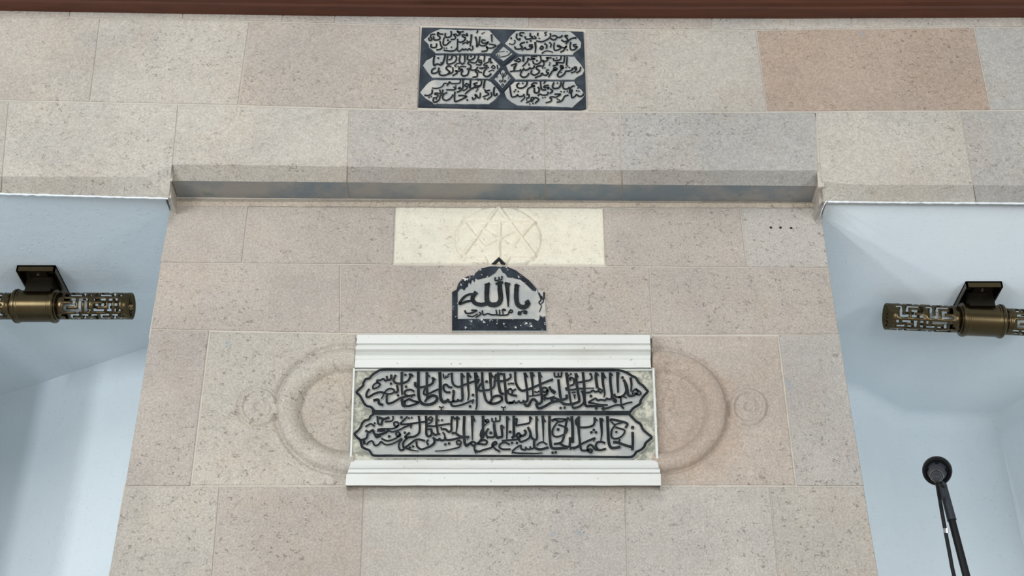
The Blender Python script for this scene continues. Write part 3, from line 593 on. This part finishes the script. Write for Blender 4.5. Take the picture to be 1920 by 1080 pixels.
C2 = """34 350 250 340 340 400 390 420 350;34 510 230 430 230 420 280 470 300;34 530 310 560 370 660 360 700 320 650 300 650 240;30 700 360 780 350 740 300;34 820 230 815 290;* 22 850 350;22 1020 210 970 230 1010 270 980 290;34 1100 240 1100 320 1010 390 900 430 790 410;36 1080 340 1180 390 1250 330 1200 290 1150 300;
36 1250 330 1320 330 1370 290;36 1490 290 1430 300 1470 350 1490 400 1420 430 1350 390;34 1680 350 1600 350 1530 390 1450 480;* 28 1660 340 220 350;26 180 470 240 490 290 470 310 420 290 390;46>28 760 440 770 560 760 670;36 520 440 440 470 430 510 470 550 420 590 330 590 300 540;
34 700 500 640 500 640 540 700 540 660 590 560 600 530 550;30 530 560 460 620;* 26 575 440 660 410;32 900 530 870 580 910 600 940 550 900 520;36 970 470 1020 510 1010 580;32 1080 440 1120 490 1100 550;32 1190 450 1180 540 1200 620 1300 600 1330 560 1260 530 1270 510 1310 520 1370 560;
34 1370 560 1440 560 1460 520 1400 620 1330 660;* 22 1480 610;26 910 690 990 640 1070 640 1150 665;34 1560 440 1540 540 1570 610 1650 600 1700 540 1640 540 1620 500 1680 490;44 500 760 490 870;32 380 810 330 850 390 880 430 840 380 800;28 340 870 290 850;34 220 960 330 920;38 340 920 300 1020 280 1080;
32 790 760 700 760 680 800 760 810 650 830 600 800 590 860 540 920 480 980;32 880 760 890 860 820 930 730 920 710 860;* 26 800 855;34 1120 790 1000 790 1050 800 1000 870 920 850 960 920 920 1000;34 1170 800 1180 850 1260 850 1330 820 1340 760;* 22 1240 790;34 1420 760 1400 890 1330 900 1230 900 1260 940 1160 970;
34 1480 770 1460 960;* 22 1090 905 1080 950 620 930"""
C4 = """32 200 210 290 200 420 190 430 160;38 290 100 290 200;36 510 140 460 200 430 290 500 340 580 310 620 250;36 500 170 560 180 620 150 640 130 680 150 730 120 740 80;* 24 620 60;36 900 80 800 100 790 150 850 190 830 250 740 290 670 250 680 190;34 1060 170 1020 180 1020 230 1060 240 1010 290 940 280 920 240;
34 900 250 890 300 830 320 760 350;* 20 930 130 980 130;34 1260 150 1200 120 1170 170 1240 170 1150 200 1110 260 1060 330;36 1390 90 1330 80 1340 130 1390 120 1340 170 1300 220 1260 290 1310 330 1400 280 1450 200;36 1450 200 1520 200 1590 170 1600 130;* 20 1490 90 1450 120 1530 120 1345 230;
32 1690 110 1640 110 1650 150 1690 140 1650 210 1570 240;34 1780 110 1760 190 1690 240;36 580 440 560 520 470 580 370 570 350 510 400 470;* 24 480 475 1260 470 320 620 290 660 380 655;36 800 470 720 470 680 520 750 530 640 570 590 620 580 740;38 740 580 750 680 830 680 850 600 820 560;36 880 440 890 560 920 620 1000 620;
34 1060 520 980 530 960 570 1070 570 1040 600;28 990 430 950 480;38 1180 460 1150 540 1180 590 1280 580 1330 520 1340 450;34 1400 440 1380 540 1410 600 1490 600 1530 560;34 1640 530 1570 560 1540 630 1530 700;34 190 540 210 680 240 780 340 760 360 730 400 770 480 760 510 720;26 510 740 520 800 440 880;
30 620 720 620 790 560 810;32 560 910 650 870 680 800 740 800 700 860 680 890;36 760 790 840 840 760 920;* 20 640 940 710 930 570 850 930 800 980 790;34 1100 600 1150 650 1090 700;34 1050 670 1030 730 930 740 870 720 820 750;34 1200 720 1330 720 1260 770 1230 790;34 1230 790 1130 780 1090 800 1130 840 1090 890 1000 910;
* 22 1260 830 1300 850;34 1500 740 1420 770 1380 840 1320 890 1250 900;34 1590 620 1570 720 1590 800 1650 770 1690 730 1750 770 1830 750 1840 710;* 22 1720 580 1690 640 1740 650 1340 660 1410 665 1480 655"""
FT = """50 595 430 590 560 600 640 650 670 720 660 755 600 745 480 745 400;24 700 420 780 405;42 600 650 530 670 450 650 420 590 460 525;26 430 545 370 550 310 590 265 660 340 635 410 620;30 575 440 620 420;50>15 830 420 840 560 845 690;30 810 415 860 430;
48 945 440 940 580 960 670 1030 700 1080 660 1065 630;25 1060 640 1100 665;25 935 430 970 450;* 30 980 770 1048 760;15 1000 750 1030 745;16 690 345 690 380 730 375 735 340;16 730 375 765 370 770 330;18 330 740 345 770 400 770 470 740 410 735;14 360 800 420 810 480 780;16 460 820 520 780 500 760;
16 535 740 550 790 600 775 650 790 700 790 760 795 830 790 850 770;14 700 730 710 785;14 740 730 745 785;12 770 735 790 720 815 735 780 740 785 785;14 870 735 850 760 890 760 890 735 865 730"""
def tp(ox, oy, sc, *v): return [(ox + v[i] / sc, oy + v[i + 1] / sc) for i in range(0, len(v), 2)]
# ------------------------------------------------------------------ the framed two-line inscription
fr = thing('framed_inscription', P(944, 911, YP), 'large white marble framed panel with two lines of black raised calligraphy low on the pier', 'inscription')
base = plate('panel_back', [(662, 690), (1228, 690), (1236, 868), (655, 868)], YP, .006, M['spandrel'], fr)
base['label'] = 'mottled greenish grey ground of the panel'
path1 = tp(660, 690, 12, 1240, 100, 700, 98, 560, 150, 460, 220, 400, 290, 320, 310, 270, 390, 260, 450, 180, 530, 115, 605, 190, 680, 240, 770, 290, 860, 350, 910, 430, 930, 490, 990, 560, 1060)
path1r = tp(1080, 690, 12, 800, 105, 960, 110, 1080, 140, 1190, 195, 1260, 240, 1340, 280, 1400, 380, 1500, 460, 1570, 540, 1600, 590, 1530, 670, 1450, 780, 1430, 860, 1340, 920, 1270, 970, 1200, 1060)
path2 = tp(660, 775, 12, 560, 40, 500, 75, 430, 120, 390, 190, 300, 220, 240, 280, 210, 360, 140, 450, 70, 510, 120, 590, 190, 650, 220, 740, 240, 810, 310, 850, 400, 890, 440, 950, 520, 1005, 900, 1005)
path2r = tp(1080, 775, 12, 1180, 60, 1220, 110, 1290, 180, 1350, 240, 1440, 300, 1500, 420, 1610, 520, 1690, 590, 1640, 650, 1560, 720, 1520, 810, 1440, 880, 1350, 920, 1310, 980, 1220, 1035, 900, 1035)
f1 = plate('inscription_field', path1 + [(706, 778), (1180, 779)] + path1r[::-1], YP, .009, M['field'], fr, bev=.2)
f2 = plate('inscription_field', path2 + [(1150, 861)] + path2r[::-1][1:] + [(940, 777)], YP, .0095, M['field'], fr, bev=.2)
ik = Ink()
ik.stroke(path1, 4.6, 4.6, YP, .0155, .5, seg=4); ik.stroke(path1r, 4.8, 4.8, YP, .0155, .5, seg=4)
ik.stroke([(755, 698.5), (900, 698.8), (1000, 698.5), (1150, 698.8)], 5.4, 5.4, YP, .0155, .5)
ik.stroke([(700, 778), (800, 778), (1000, 779), (1180, 779)], 9, 9, YP, .0155, .5)
ik.stroke(path2, 4.6, 4.6, YP, .0155, .5, seg=4); ik.stroke(path2r, 4.8, 4.8, YP, .0155, .5, seg=4)
ik.stroke([(730, 859), (860, 859.3), (1020, 860), (1160, 861.3)], 4.6, 4.2, YP, .0155, .5)
for x in (828, 944): ik.stroke([(x - 4, 767), (x, 769), (x + 4, 767)], 2.6, 2.6, YP, .0155, .4); ik.stroke([(x, 768), (x, 775)], 2.2, 3, YP, .0155, .3)
ik.build('cartouche_border', [M['ink'], M['edge']], fr)
for rows, oy in (((A1, A2, A3, A4), 690), ((B1, B2, B3, B4), 775)):
    ik = Ink()
    for t, ox in zip(rows, (660, 800, 940, 1080)): parse(ik, t, ox, oy, 12, YP, .0150, .40, 1.24)
    ik.build('calligraphy_line', [M['ink'], M['edge']], fr)
def moulding(name, rows, parent, mat):
    n = 26; vs = []; m = len(rows)
    for i in range(n + 1):
        t = i / n
        for (y, xl, xr, o_) in rows:
            j = .8 * noise.noise((i * .9, y * .07, 3)) if 0 < i < n else 0
            v = P(xl + (xr - xl) * t + (random.uniform(-.6, .6) if i in (0, n) else 0), y + j * .5 + .0045 * (t - .5) * 2, YP - o_)
            vs.append(v)
    fs = [(m * i + q, m * i + m + q, m * i + m + q + 1, m * i + q + 1) for i in range(n) for q in range(m - 1)]
    for i in (0, n):                                            # end caps run back to the wall
        b = len(vs); vs += [Vector((vs[m * i + q].x, YP + .003, vs[m * i + q].z)) for q in range(m)]
        fs += [(m * i + q, m * i + q + 1, b + q + 1, b + q) for q in range(m - 1)]
    b0 = len(vs) - 2 * m
    o = mesh(name, vs, fs, mat, parent); bm = bmesh.new(); bm.from_mesh(o.data); bmesh.ops.recalc_face_normals(bm, faces=bm.faces); bm.to_mesh(o.data); bm.free(); return o
moulding('upper_moulding', [(y, xl, xr, o_) for y, xl, xr, o_ in ((627, 671, 1219, -.002), (628, 670, 1219, .046), (644, 668, 1219, .048), (645.5, 670, 1219, .040), (650, 668, 1220, .043), (655, 667, 1220, .039), (660, 667, 1220, .026), (666, 666, 1220, .015), (672, 666, 1220, .014), (674, 666, 1220, .022), (689, 665, 1220, .023), (690.5, 665, 1220, .006), (692, 664, 1222, .012), (695, 664, 1222, .012), (695.5, 664, 1222, -.001))], fr, M['marble'])
moulding('lower_moulding', [(862, 661, 1231, -.001), (863, 659, 1232, .014), (872, 656, 1234, .019), (877, 654, 1235, .024), (878.5, 653, 1236, .020), (880, 653, 1237, .031), (886, 652, 1238, .032), (887.5, 651, 1238, .026), (889, 650, 1239, .042), (910, 648, 1240, .044), (911, 648, 1240, -.001)], fr, M['marble'])
for xa, xb, xc, xd in ((662.5, 666.5, 660.5, 656.5), (1222, 1226.5, 1234, 1229)):
    plate('frame_strip', [(xa, 694), (xb, 694), (xc, 864), (xd, 864)], YP, .014, M['marble'], fr, bev=.6)
# ------------------------------------------------------------------ the arched plaque
ar = thing('arched_plaque', P(936, 624, YP), 'small arched plaque with thick worn black border and pointed finial above the white frame', 'plaque')
FO = (820, 470, 6.352)
slabp = tp(*FO, 178, 975, 175, 515, 230, 478, 245, 420, 300, 350, 370, 320, 440, 308, 450, 288, 520, 230, 640, 203, 735, 200, 830, 208, 930, 248, 1010, 308, 1090, 368, 1190, 475, 1282, 510, 1300, 975)
plate('plaque_back', slabp, YP, .008, M['field'], ar, bev=.6)
blk = tp(*FO, 175, 515, 230, 480, 245, 420, 300, 350, 370, 320, 440, 310, 450, 290, 520, 230, 640, 205, 735, 210, 830, 210, 930, 250, 1010, 310, 1090, 370, 1190, 480, 1212, 535, 1192, 515, 1130, 497, 1060, 430, 990, 370, 900, 350, 840, 342, 790, 310, 752, 238, 735, 228, 690, 290, 620, 335, 540, 355, 480, 370, 455, 350, 445, 400, 415, 370, 400, 425, 375, 400, 365, 450, 345, 465, 320, 500, 300, 480, 272, 480, 245, 520, 245, 832, 1150, 832, 1180, 850, 1215, 832, 1216, 790, 1250, 805, 1285, 800, 1300, 975, 175, 975)
plate('plaque_border', blk, YP, .0105, M['worn_ink'], ar, bev=.3, mi_side=M['edge'])
plate('finial', tp(*FO, 735, 100, 812, 180, 800, 186, 760, 178, 735, 145, 695, 180, 650, 182), YP, .0135, M['ink'], ar, bev=.3, base=-.0125)
ik = Ink(); parse(ik, '25>14 1270 520 1270 600;22>10 1210 530 1235 600 1210 640 1238 680 1215 750;14 1240 560 1262 620 1240 650', *FO, YP, .0105, .2, 1); ik.build('worn_border_remains', [M['ink'], M['edge']], ar)
ik = Ink(); parse(ik, FT, *FO, YP, .0125, .45, 1.2); ik.build('calligraphy', [M['ink'], M['edge']], ar)
# ------------------------------------------------------------------ the upper tablet
ut = thing('verse_tablet', P(943, 206, 0), 'dark slate tablet with six pale lobed cartouches of script, high under the wooden cornice', 'plaque')
plate('tablet_back', [(791, 54), (940, 57), (1094, 62), (1097, 130), (1099, 205), (1090, 207.5), (940, 206), (784, 202), (787, 130)], 0, .008, M['slate'], ut, bev=.7)
def rough(poly, j=.35):
    out = []
    for i, a in enumerate(poly):
        b = poly[(i + 1) % len(poly)]; L = math.hypot(b[0] - a[0], b[1] - a[1]); n = max(1, int(L / 6))
        for q in range(n): t = q / n; out.append((a[0] + (b[0] - a[0]) * t + random.uniform(-j, j), a[1] + (b[1] - a[1]) * t + random.uniform(-j, j)))
    return out
cart = [tp(780, 48, 12, 180, 360, 300, 240, 450, 150, 560, 120, 1000, 140, 1650, 150, 1750, 250, 1850, 370, 1910, 430, 1800, 520, 1700, 665, 1000, 665, 450, 665, 380, 600, 300, 540, 280, 470),
        tp(940, 48, 12, 70, 450, 130, 390, 230, 250, 330, 165, 900, 165, 1550, 180, 1680, 280, 1800, 420, 1790, 540, 1640, 650, 1600, 700, 1000, 700, 400, 685, 330, 650, 150, 510),
        tp(780, 122, 12, 160, 50, 230, -60, 410, -160, 440, -180, 1000, -175, 1650, -160, 1740, -90, 1850, 20, 1905, 80, 1820, 180, 1740, 280, 1650, 350, 1000, 335, 370, 325, 260, 210),
        tp(940, 122, 12, 400, -150, 260, -60, 110, 60, 160, 180, 250, 290, 320, 365, 1000, 368, 1640, 373, 1700, 320, 1820, 250, 1870, 160, 1790, 20, 1700, -70, 1640, -150, 1000, -160),
        tp(780, 122, 12, 90, 660, 230, 480, 350, 390, 430, 378, 1000, 378, 1600, 388, 1690, 420, 1750, 480, 1850, 600, 1900, 690, 1800, 800, 1680, 900, 1640, 922, 1000, 918, 430, 905, 330, 860, 220, 790),
        tp(940, 122, 12, 70, 650, 200, 500, 300, 420, 1000, 410, 1640, 412, 1680, 500, 1800, 600, 1880, 710, 1820, 800, 1700, 900, 1600, 995, 1000, 970, 360, 950, 230, 880, 120, 790)]
for c_ in cart: plate('cartouche', rough(c_), 0, .0105, M['field'], ut, bev=.7, mi_side=M['edge'])
DO = (770, 40, 5.486)
for oc, ic in ((tp(*DO, 955, 242, 1087, 365, 955, 478, 828, 370), tp(*DO, 955, 285, 1050, 360, 955, 435, 872, 370)), (tp(*DO, 950, 493, 1062, 625, 945, 752, 823, 620), tp(*DO, 950, 522, 1030, 610, 945, 710, 862, 620))):
    plate('diamond_border', oc, 0, .0118, M['slate'], ut, bev=.4); plate('diamond_field', ic, 0, .0128, M['field'], ut, bev=.4, mi_side=M['edge'])
ik = Ink()
for t, ox, oy in ((C1, 780, 48), (C2, 940, 48), (C3, 780, 122), (C4, 940, 122)): parse(ik, t, ox, oy, 12, 0, .0142, .35, 1.15)
parse(ik, '10 890 370 905 398 950 395 1000 380 1030 350;8 900 350 930 345 965 340;* 7 990 345 915 378;9 947 560 952 600 945 650;9 925 570 912 545 935 580 945 610;9 965 600 985 575 975 555 950 610;9 925 655 912 645 925 636 938 650 925 660;9 970 655 982 645 970 636 958 650 970 660;9 947 672 935 690 947 698 958 685 947 672;7 900 600 882 600 890 615;7 1000 600 1012 612 998 625', *DO, 0, .0150, .3, 1)
ik.build('verse_script', [M['ink'], M['edge']], ut)
# ------------------------------------------------------------------ brass tube lamps under the soffits
def lathe(prof, seg, axis_o, ax, closed=False):
    """prof: (position along axis, radius)"""
    ax = Vector(ax).normalized(); u = ax.orthogonal().normalized(); v = ax.cross(u); vs = []; fs = []
    for a, r in prof:
        for q in range(seg):
            t = q / seg * 2 * math.pi; vs.append(Vector(axis_o) + ax * a + (u * math.cos(t) + v * math.sin(t)) * r)
    for i in range(len(prof) - 1):
        for q in range(seg): fs.append((i * seg + q, i * seg + (q + 1) % seg, (i + 1) * seg + (q + 1) % seg, (i + 1) * seg + q))
    return vs, fs
def lobj(name, prof, seg, o_, ax, mat, parent, smooth=True, thick=0):
    vs, fs = lathe(prof, seg, o_, ax); o = mesh(name, vs, fs, mat, parent)
    bm = bmesh.new(); bm.from_mesh(o.data); bmesh.ops.remove_doubles(bm, verts=bm.verts, dist=1e-6); bmesh.ops.recalc_face_normals(bm, faces=bm.faces); bm.to_mesh(o.data); bm.free()
    if smooth:
        for p in o.data.polygons: p.use_smooth = True
        o.data.set_sharp_from_angle(angle=R(35))
    if thick: md = o.modifiers.new('wall', 'SOLIDIFY'); md.thickness = thick; md.offset = 0
    return o
FRET = ["##########", "#....#...#", "####.#.#.#", "#....#.#.#", "#.####.#.#", "#......#..", "#####.####", "..#...#...", "#.#.###.##", "#.#.....#."]
def tube_lamp(plate_px, ctr_px, zs, tilt, label, sgn):
    zb = zs - .024
    a = PZ(plate_px[0], plate_px[2], zb); b = PZ(plate_px[1], plate_px[2], zb)
    yF = a.y; dep = .21; yC = yF + dep * .5
    d = ray(*ctr_px); t = (yC + D) / d.y; cen = Vector((d.x * t, yC, CAMH + d.z * t))
    xm = (a.x + b.x) / 2; hw = (b.x - a.x) / 2
    root = thing('tube_lamp', (cen.x, yC, zs), label, 'lamp', 'pierced brass tube lamps under the white soffits')
    # hollow canopy: rim and recessed floor
    bm = bmesh.new()
    bbox(bm, xm - hw, xm + hw, yF, yF + dep, zs - .006, zs + .0)
    for x0, x1, y0, y1 in ((xm - hw, xm + hw, yF, yF + .006), (xm - hw, xm + hw, yF + dep - .006, yF + dep), (xm - hw, xm - hw + .006, yF, yF + dep), (xm + hw - .006, xm + hw, yF, yF + dep)): bbox(bm, x0, x1, y0, y1, zb, zs)
    me = bpy.data.meshes.new('canopy'); bm.to_mesh(me); bm.free(); cp = link('canopy', me, M['brass'], root)
    bbm = bmesh.new(); bbox(bbm, xm - .03, xm + .03, yF + .02, yF + dep - .03, zs - .016, zs - .005); me = bpy.data.meshes.new('mounting_bracket'); bbm.to_mesh(me); bbm.free(); link('mounting_bracket', me, M['bronze'], cp)
    lobj('screw', [(0, 0), (0, .005), (.006, .005), (.007, 0)], 10, (xm, yF + .032, zs - .014), (0, 0, -1), M['chrome'], cp)
    bm = bmesh.new(); bbox(bm, xm - .045, xm + .045, yC - .05, yC + .06, cen.z + .03, zb + .012)
    me = bpy.data.meshes.new('arm'); bm.to_mesh(me); bm.free(); link('arm', me, M['bronze'], root)
    ax = Vector((math.cos(tilt), 0, -math.sin(tilt)))
    Rd, Rt, hd, ht = .058, .0475, .070, .338
    lobj('drum', [(-hd - .010, Rt), (-hd - .008, Rt + .003), (-hd - .004, Rt + .003), (-hd - .004, Rd), (-hd, Rd + .003), (-hd + .008, Rd + .003), (-hd + .010, Rd), (-hd + .016, Rd), (-hd + .018, Rd - .0015), (hd - .018, Rd - .0015), (hd - .016, Rd), (hd - .010, Rd), (hd - .008, Rd + .003), (hd, Rd + .003), (hd + .004, Rd), (hd + .004, Rt + .003), (hd + .008, Rt + .003), (hd + .010, Rt)], 48, cen, ax, M['brass'], root)
    for s in (-1, 1):
        aa = ax * s
        nx, nt = 20, 30; x0, x1 = hd + .030, ht - .028; u = aa.orthogonal().normalized(); v = aa.cross(u); vs = []; fs = []
        xs = [hd + .008] + [x0 + (x1 - x0) * i / nx for i in range(nx + 1)] + [ht]
        SUB = 2; NT_ = nt * SUB
        for x in xs:
            for q in range(NT_): t_ = q / NT_ * 2 * math.pi; vs.append(cen + aa * x + (u * math.cos(t_) + v * math.sin(t_)) * Rt)
        for i in range(len(xs) - 1):
            for q in range(NT_):
                solid = i == 0 or i == len(xs) - 2 or FRET[(q // SUB) % 10][(i - 1) % 10] == '#'
                if solid: fs.append((i * NT_ + q, i * NT_ + (q + 1) % NT_, (i + 1) * NT_ + (q + 1) % NT_, (i + 1) * NT_ + q))
        tb = mesh('pierced_tube', vs, fs, M['brass'], root, smooth=True)
        bm = bmesh.new(); bm.from_mesh(tb.data); bmesh.ops.delete(bm, geom=[v_ for v_ in bm.verts if not v_.link_faces], context='VERTS'); bmesh.ops.recalc_face_normals(bm, faces=bm.faces); bm.to_mesh(tb.data); bm.free()
        md = tb.modifiers.new('metal', 'SOLIDIFY'); md.thickness = .0022; md.offset = -1
        bl = lobj('bulb', [(hd + .02, 0), (hd + .02, .017), (hd + .045, .019), (hd + .07, .023), (hd + .09, .0235), (hd + .105, .020), (hd + .117, .011), (hd + .121, 0)], 20, cen, aa, M['bulb'], root)
        lobj('bulb_socket', [(hd - .01, 0), (hd - .01, .03), (hd + .02, .03), (hd + .026, .018), (hd + .026, 0)], 20, cen, aa, M['bronze'], root)
    return root
tube_lamp((29.6, 102, 508), (68, 574), ZS_L, 0.0, 'dark brass pierced tube lamp left of the stone pier', -1)
tube_lamp((1813, 1881, 538), (1840, 601), ZS_R, .052, 'dark brass pierced tube lamp right of the stone pier, above the microphone', 1)
# ------------------------------------------------------------------ microphone on its stand
YM = -1.2
hd_ = P(1757, 884, YM); tl = ray(1757, 884).normalized()
ax = Vector((tl.x * 1.08 + .01, math.cos(R(34)), math.sin(R(34)))).normalized()      # tail to head, pointing up and away
mic = thing('microphone', hd_, 'black microphone with round flared head and silver connector, at lower right of the pier', 'microphone')
s = 1.0
lobj('head', [(.0, .0), (.0, .012), (.004, .0225), (.010, .0245), (.014, .0245), (.020, .0225), (.034, .019), (.044, .010), (.047, 0)], 36, hd_, ax, M['foam'], mic)
lobj('collar', [(-.002, .0155), (-.002, .0245), (.002, .0258), (.012, .0262), (.015, .0250)], 40, hd_, ax, M['black'], mic, thick=.0012)
lobj('body', [(.004, .0), (.004, .019), (-.006, .0175), (-.022, .0150), (-.040, .0118), (-.050, .0105), (-.052, 0)], 32, hd_, ax, M['charcoal'], mic)
u_ = ax.orthogonal().normalized(); v_ = ax.cross(u_)
for q in range(5):
    t_ = q / 5 * 2 * math.pi + .6; c_ = hd_ - ax * .012 + (u_ * math.cos(t_) + v_ * math.sin(t_)) * .0160
    lobj('vent', [(-.001, 0), (-.001, .0032), (.003, .0032), (.003, 0)], 10, c_, (u_ * math.cos(t_) + v_ * math.sin(t_) - ax * .25), M['foam'], mic)
lobj('connector_ring', [(-.049, .0100), (-.049, .0112), (-.056, .0112), (-.056, .0100)], 28, hd_, ax, M['chrome'], mic, thick=.0008)
lobj('connector', [(-.052, 0), (-.052, .0096), (-.074, .0092), (-.084, .006), (-.086, 0)], 24, hd_, ax, M['charcoal'], mic)
tail = hd_ - ax * .082
def tubepath(name, pts, r0, r1, mat, parent=None, seg=12, smooth=True):
    vs = []; fs = []; n = len(pts); pts = [Vector(p) for p in pts]
    for i, p in enumerate(pts):
        d = (pts[min(n - 1, i + 1)] - pts[max(0, i - 1)]).normalized(); u = d.cross(Vector((0, 1, 0))); u = u.normalized() if u.length > 1e-4 else Vector((1, 0, 0)); v = d.cross(u)
        r = r0 + (r1 - r0) * i / (n - 1)
        for q in range(seg): t = q / seg * 2 * math.pi; vs.append(p + (u * math.cos(t) + v * math.sin(t)) * r)
    for i in range(n - 1):
        for q in range(seg): fs.append((i * seg + q, i * seg + (q + 1) % seg, (i + 1) * seg + (q + 1) % seg, (i + 1) * seg + q))
    fs += [tuple(range(seg)), tuple(range(len(vs) - 1, len(vs) - 1 - seg, -1))]
    o = mesh(name, vs, fs, mat, parent, smooth=smooth)
    bm = bmesh.new(); bm.from_mesh(o.data); bmesh.ops.recalc_face_normals(bm, faces=bm.faces); bm.to_mesh(o.data); bm.free()
    o.data.set_sharp_from_angle(angle=R(40)); return o
pt = P(1767, 908, YM + .0); pb = P(1812, 1080, YM + .0); dirp = (pb - pt).normalized()
zfloor = pt + dirp * ((pt.z - .03) / -dirp.z); foot = Vector((zfloor.x, zfloor.y, 0))
st = thing('microphone_stand', foot, 'tall black microphone stand with slim pole, lower right beside the pier', 'microphone stand')
tubepath('pole', [pt + dirp * .07, pt + dirp * 1.0, zfloor], .0068, .0085, M['black'], st)
tubepath('clamp', [pt + dirp * .0, pt + dirp * .02, pt + dirp * .045, pt + dirp * .068, pt + dirp * .071], .0075, .0085, M['charcoal'], st)
tubepath('clip_neck', [pt + dirp * .004, (pt + hd_ - ax * .036) / 2 + Vector((.003, -.004, -.012)), hd_ - ax * .036 - Vector((0, .010, .0185))], .0040, .0045, M['black'], st, 8)
lobj('base_collar', [(0, 0), (0, .022), (.05, .022), (.06, .012), (.06, 0)], 20, foot + Vector((0, 0, .03)), (0, 0, 1), M['black'], st)
for q in range(3):
    t = q / 3 * 2 * math.pi + .5; tubepath('leg', [foot + Vector((0, 0, .06)), foot + Vector((math.cos(t) * .18, math.sin(t) * .18, .03)), foot + Vector((math.cos(t) * .32, math.sin(t) * .32, .008))], .008, .007, M['black'], st)
cb = [tail, P(1762, 935, YM - .012), P(1767, 965, YM - .014), P(1772.5, 995, YM - .012), P(1781, 1040, YM - .012), P(1789, 1080, YM - .012)]
last = cb[-1]; cb += [last + (foot + Vector((.0, -.03, .1)) - last) * t for t in (.04, .1, .2, .4, .7, .9)] + [ foot + Vector((.03, -.035, .08)), foot + Vector((.15, -.05, .006)), foot + Vector((.9, -.3, .006))]
sp = []
v3 = [Vector(c) for c in cb]; ext = [v3[0] * 2 - v3[1]] + v3 + [v3[-1] * 2 - v3[-2]]
for i in range(1, len(ext) - 2):
    a, b, c, d = ext[i - 1:i + 3]
    for q in range(6):
        t = q / 6; sp.append(.5 * ((2 * b) + (c - a) * t + (2 * a - 5 * b + 4 * c - d) * t * t + (3 * b - a - 3 * c + d) * t ** 3))
sp.append(v3[-1])
cab = tubepath('microphone_cable', sp, .0036, .0036, M['black'], None, 8)
tag(cab, 'thin black cable hanging from the microphone beside the stand pole', 'cable')
tb_ = P(1774.5, 993, YM - .0175)
lobj('cable_tie', [(-.004, .0045), (.004, .0045)], 10, tb_ + Vector((0, .004, 0)), (ray(1774, 1000).cross(Vector((1, 0, 0)))), M['chrome'], cab)
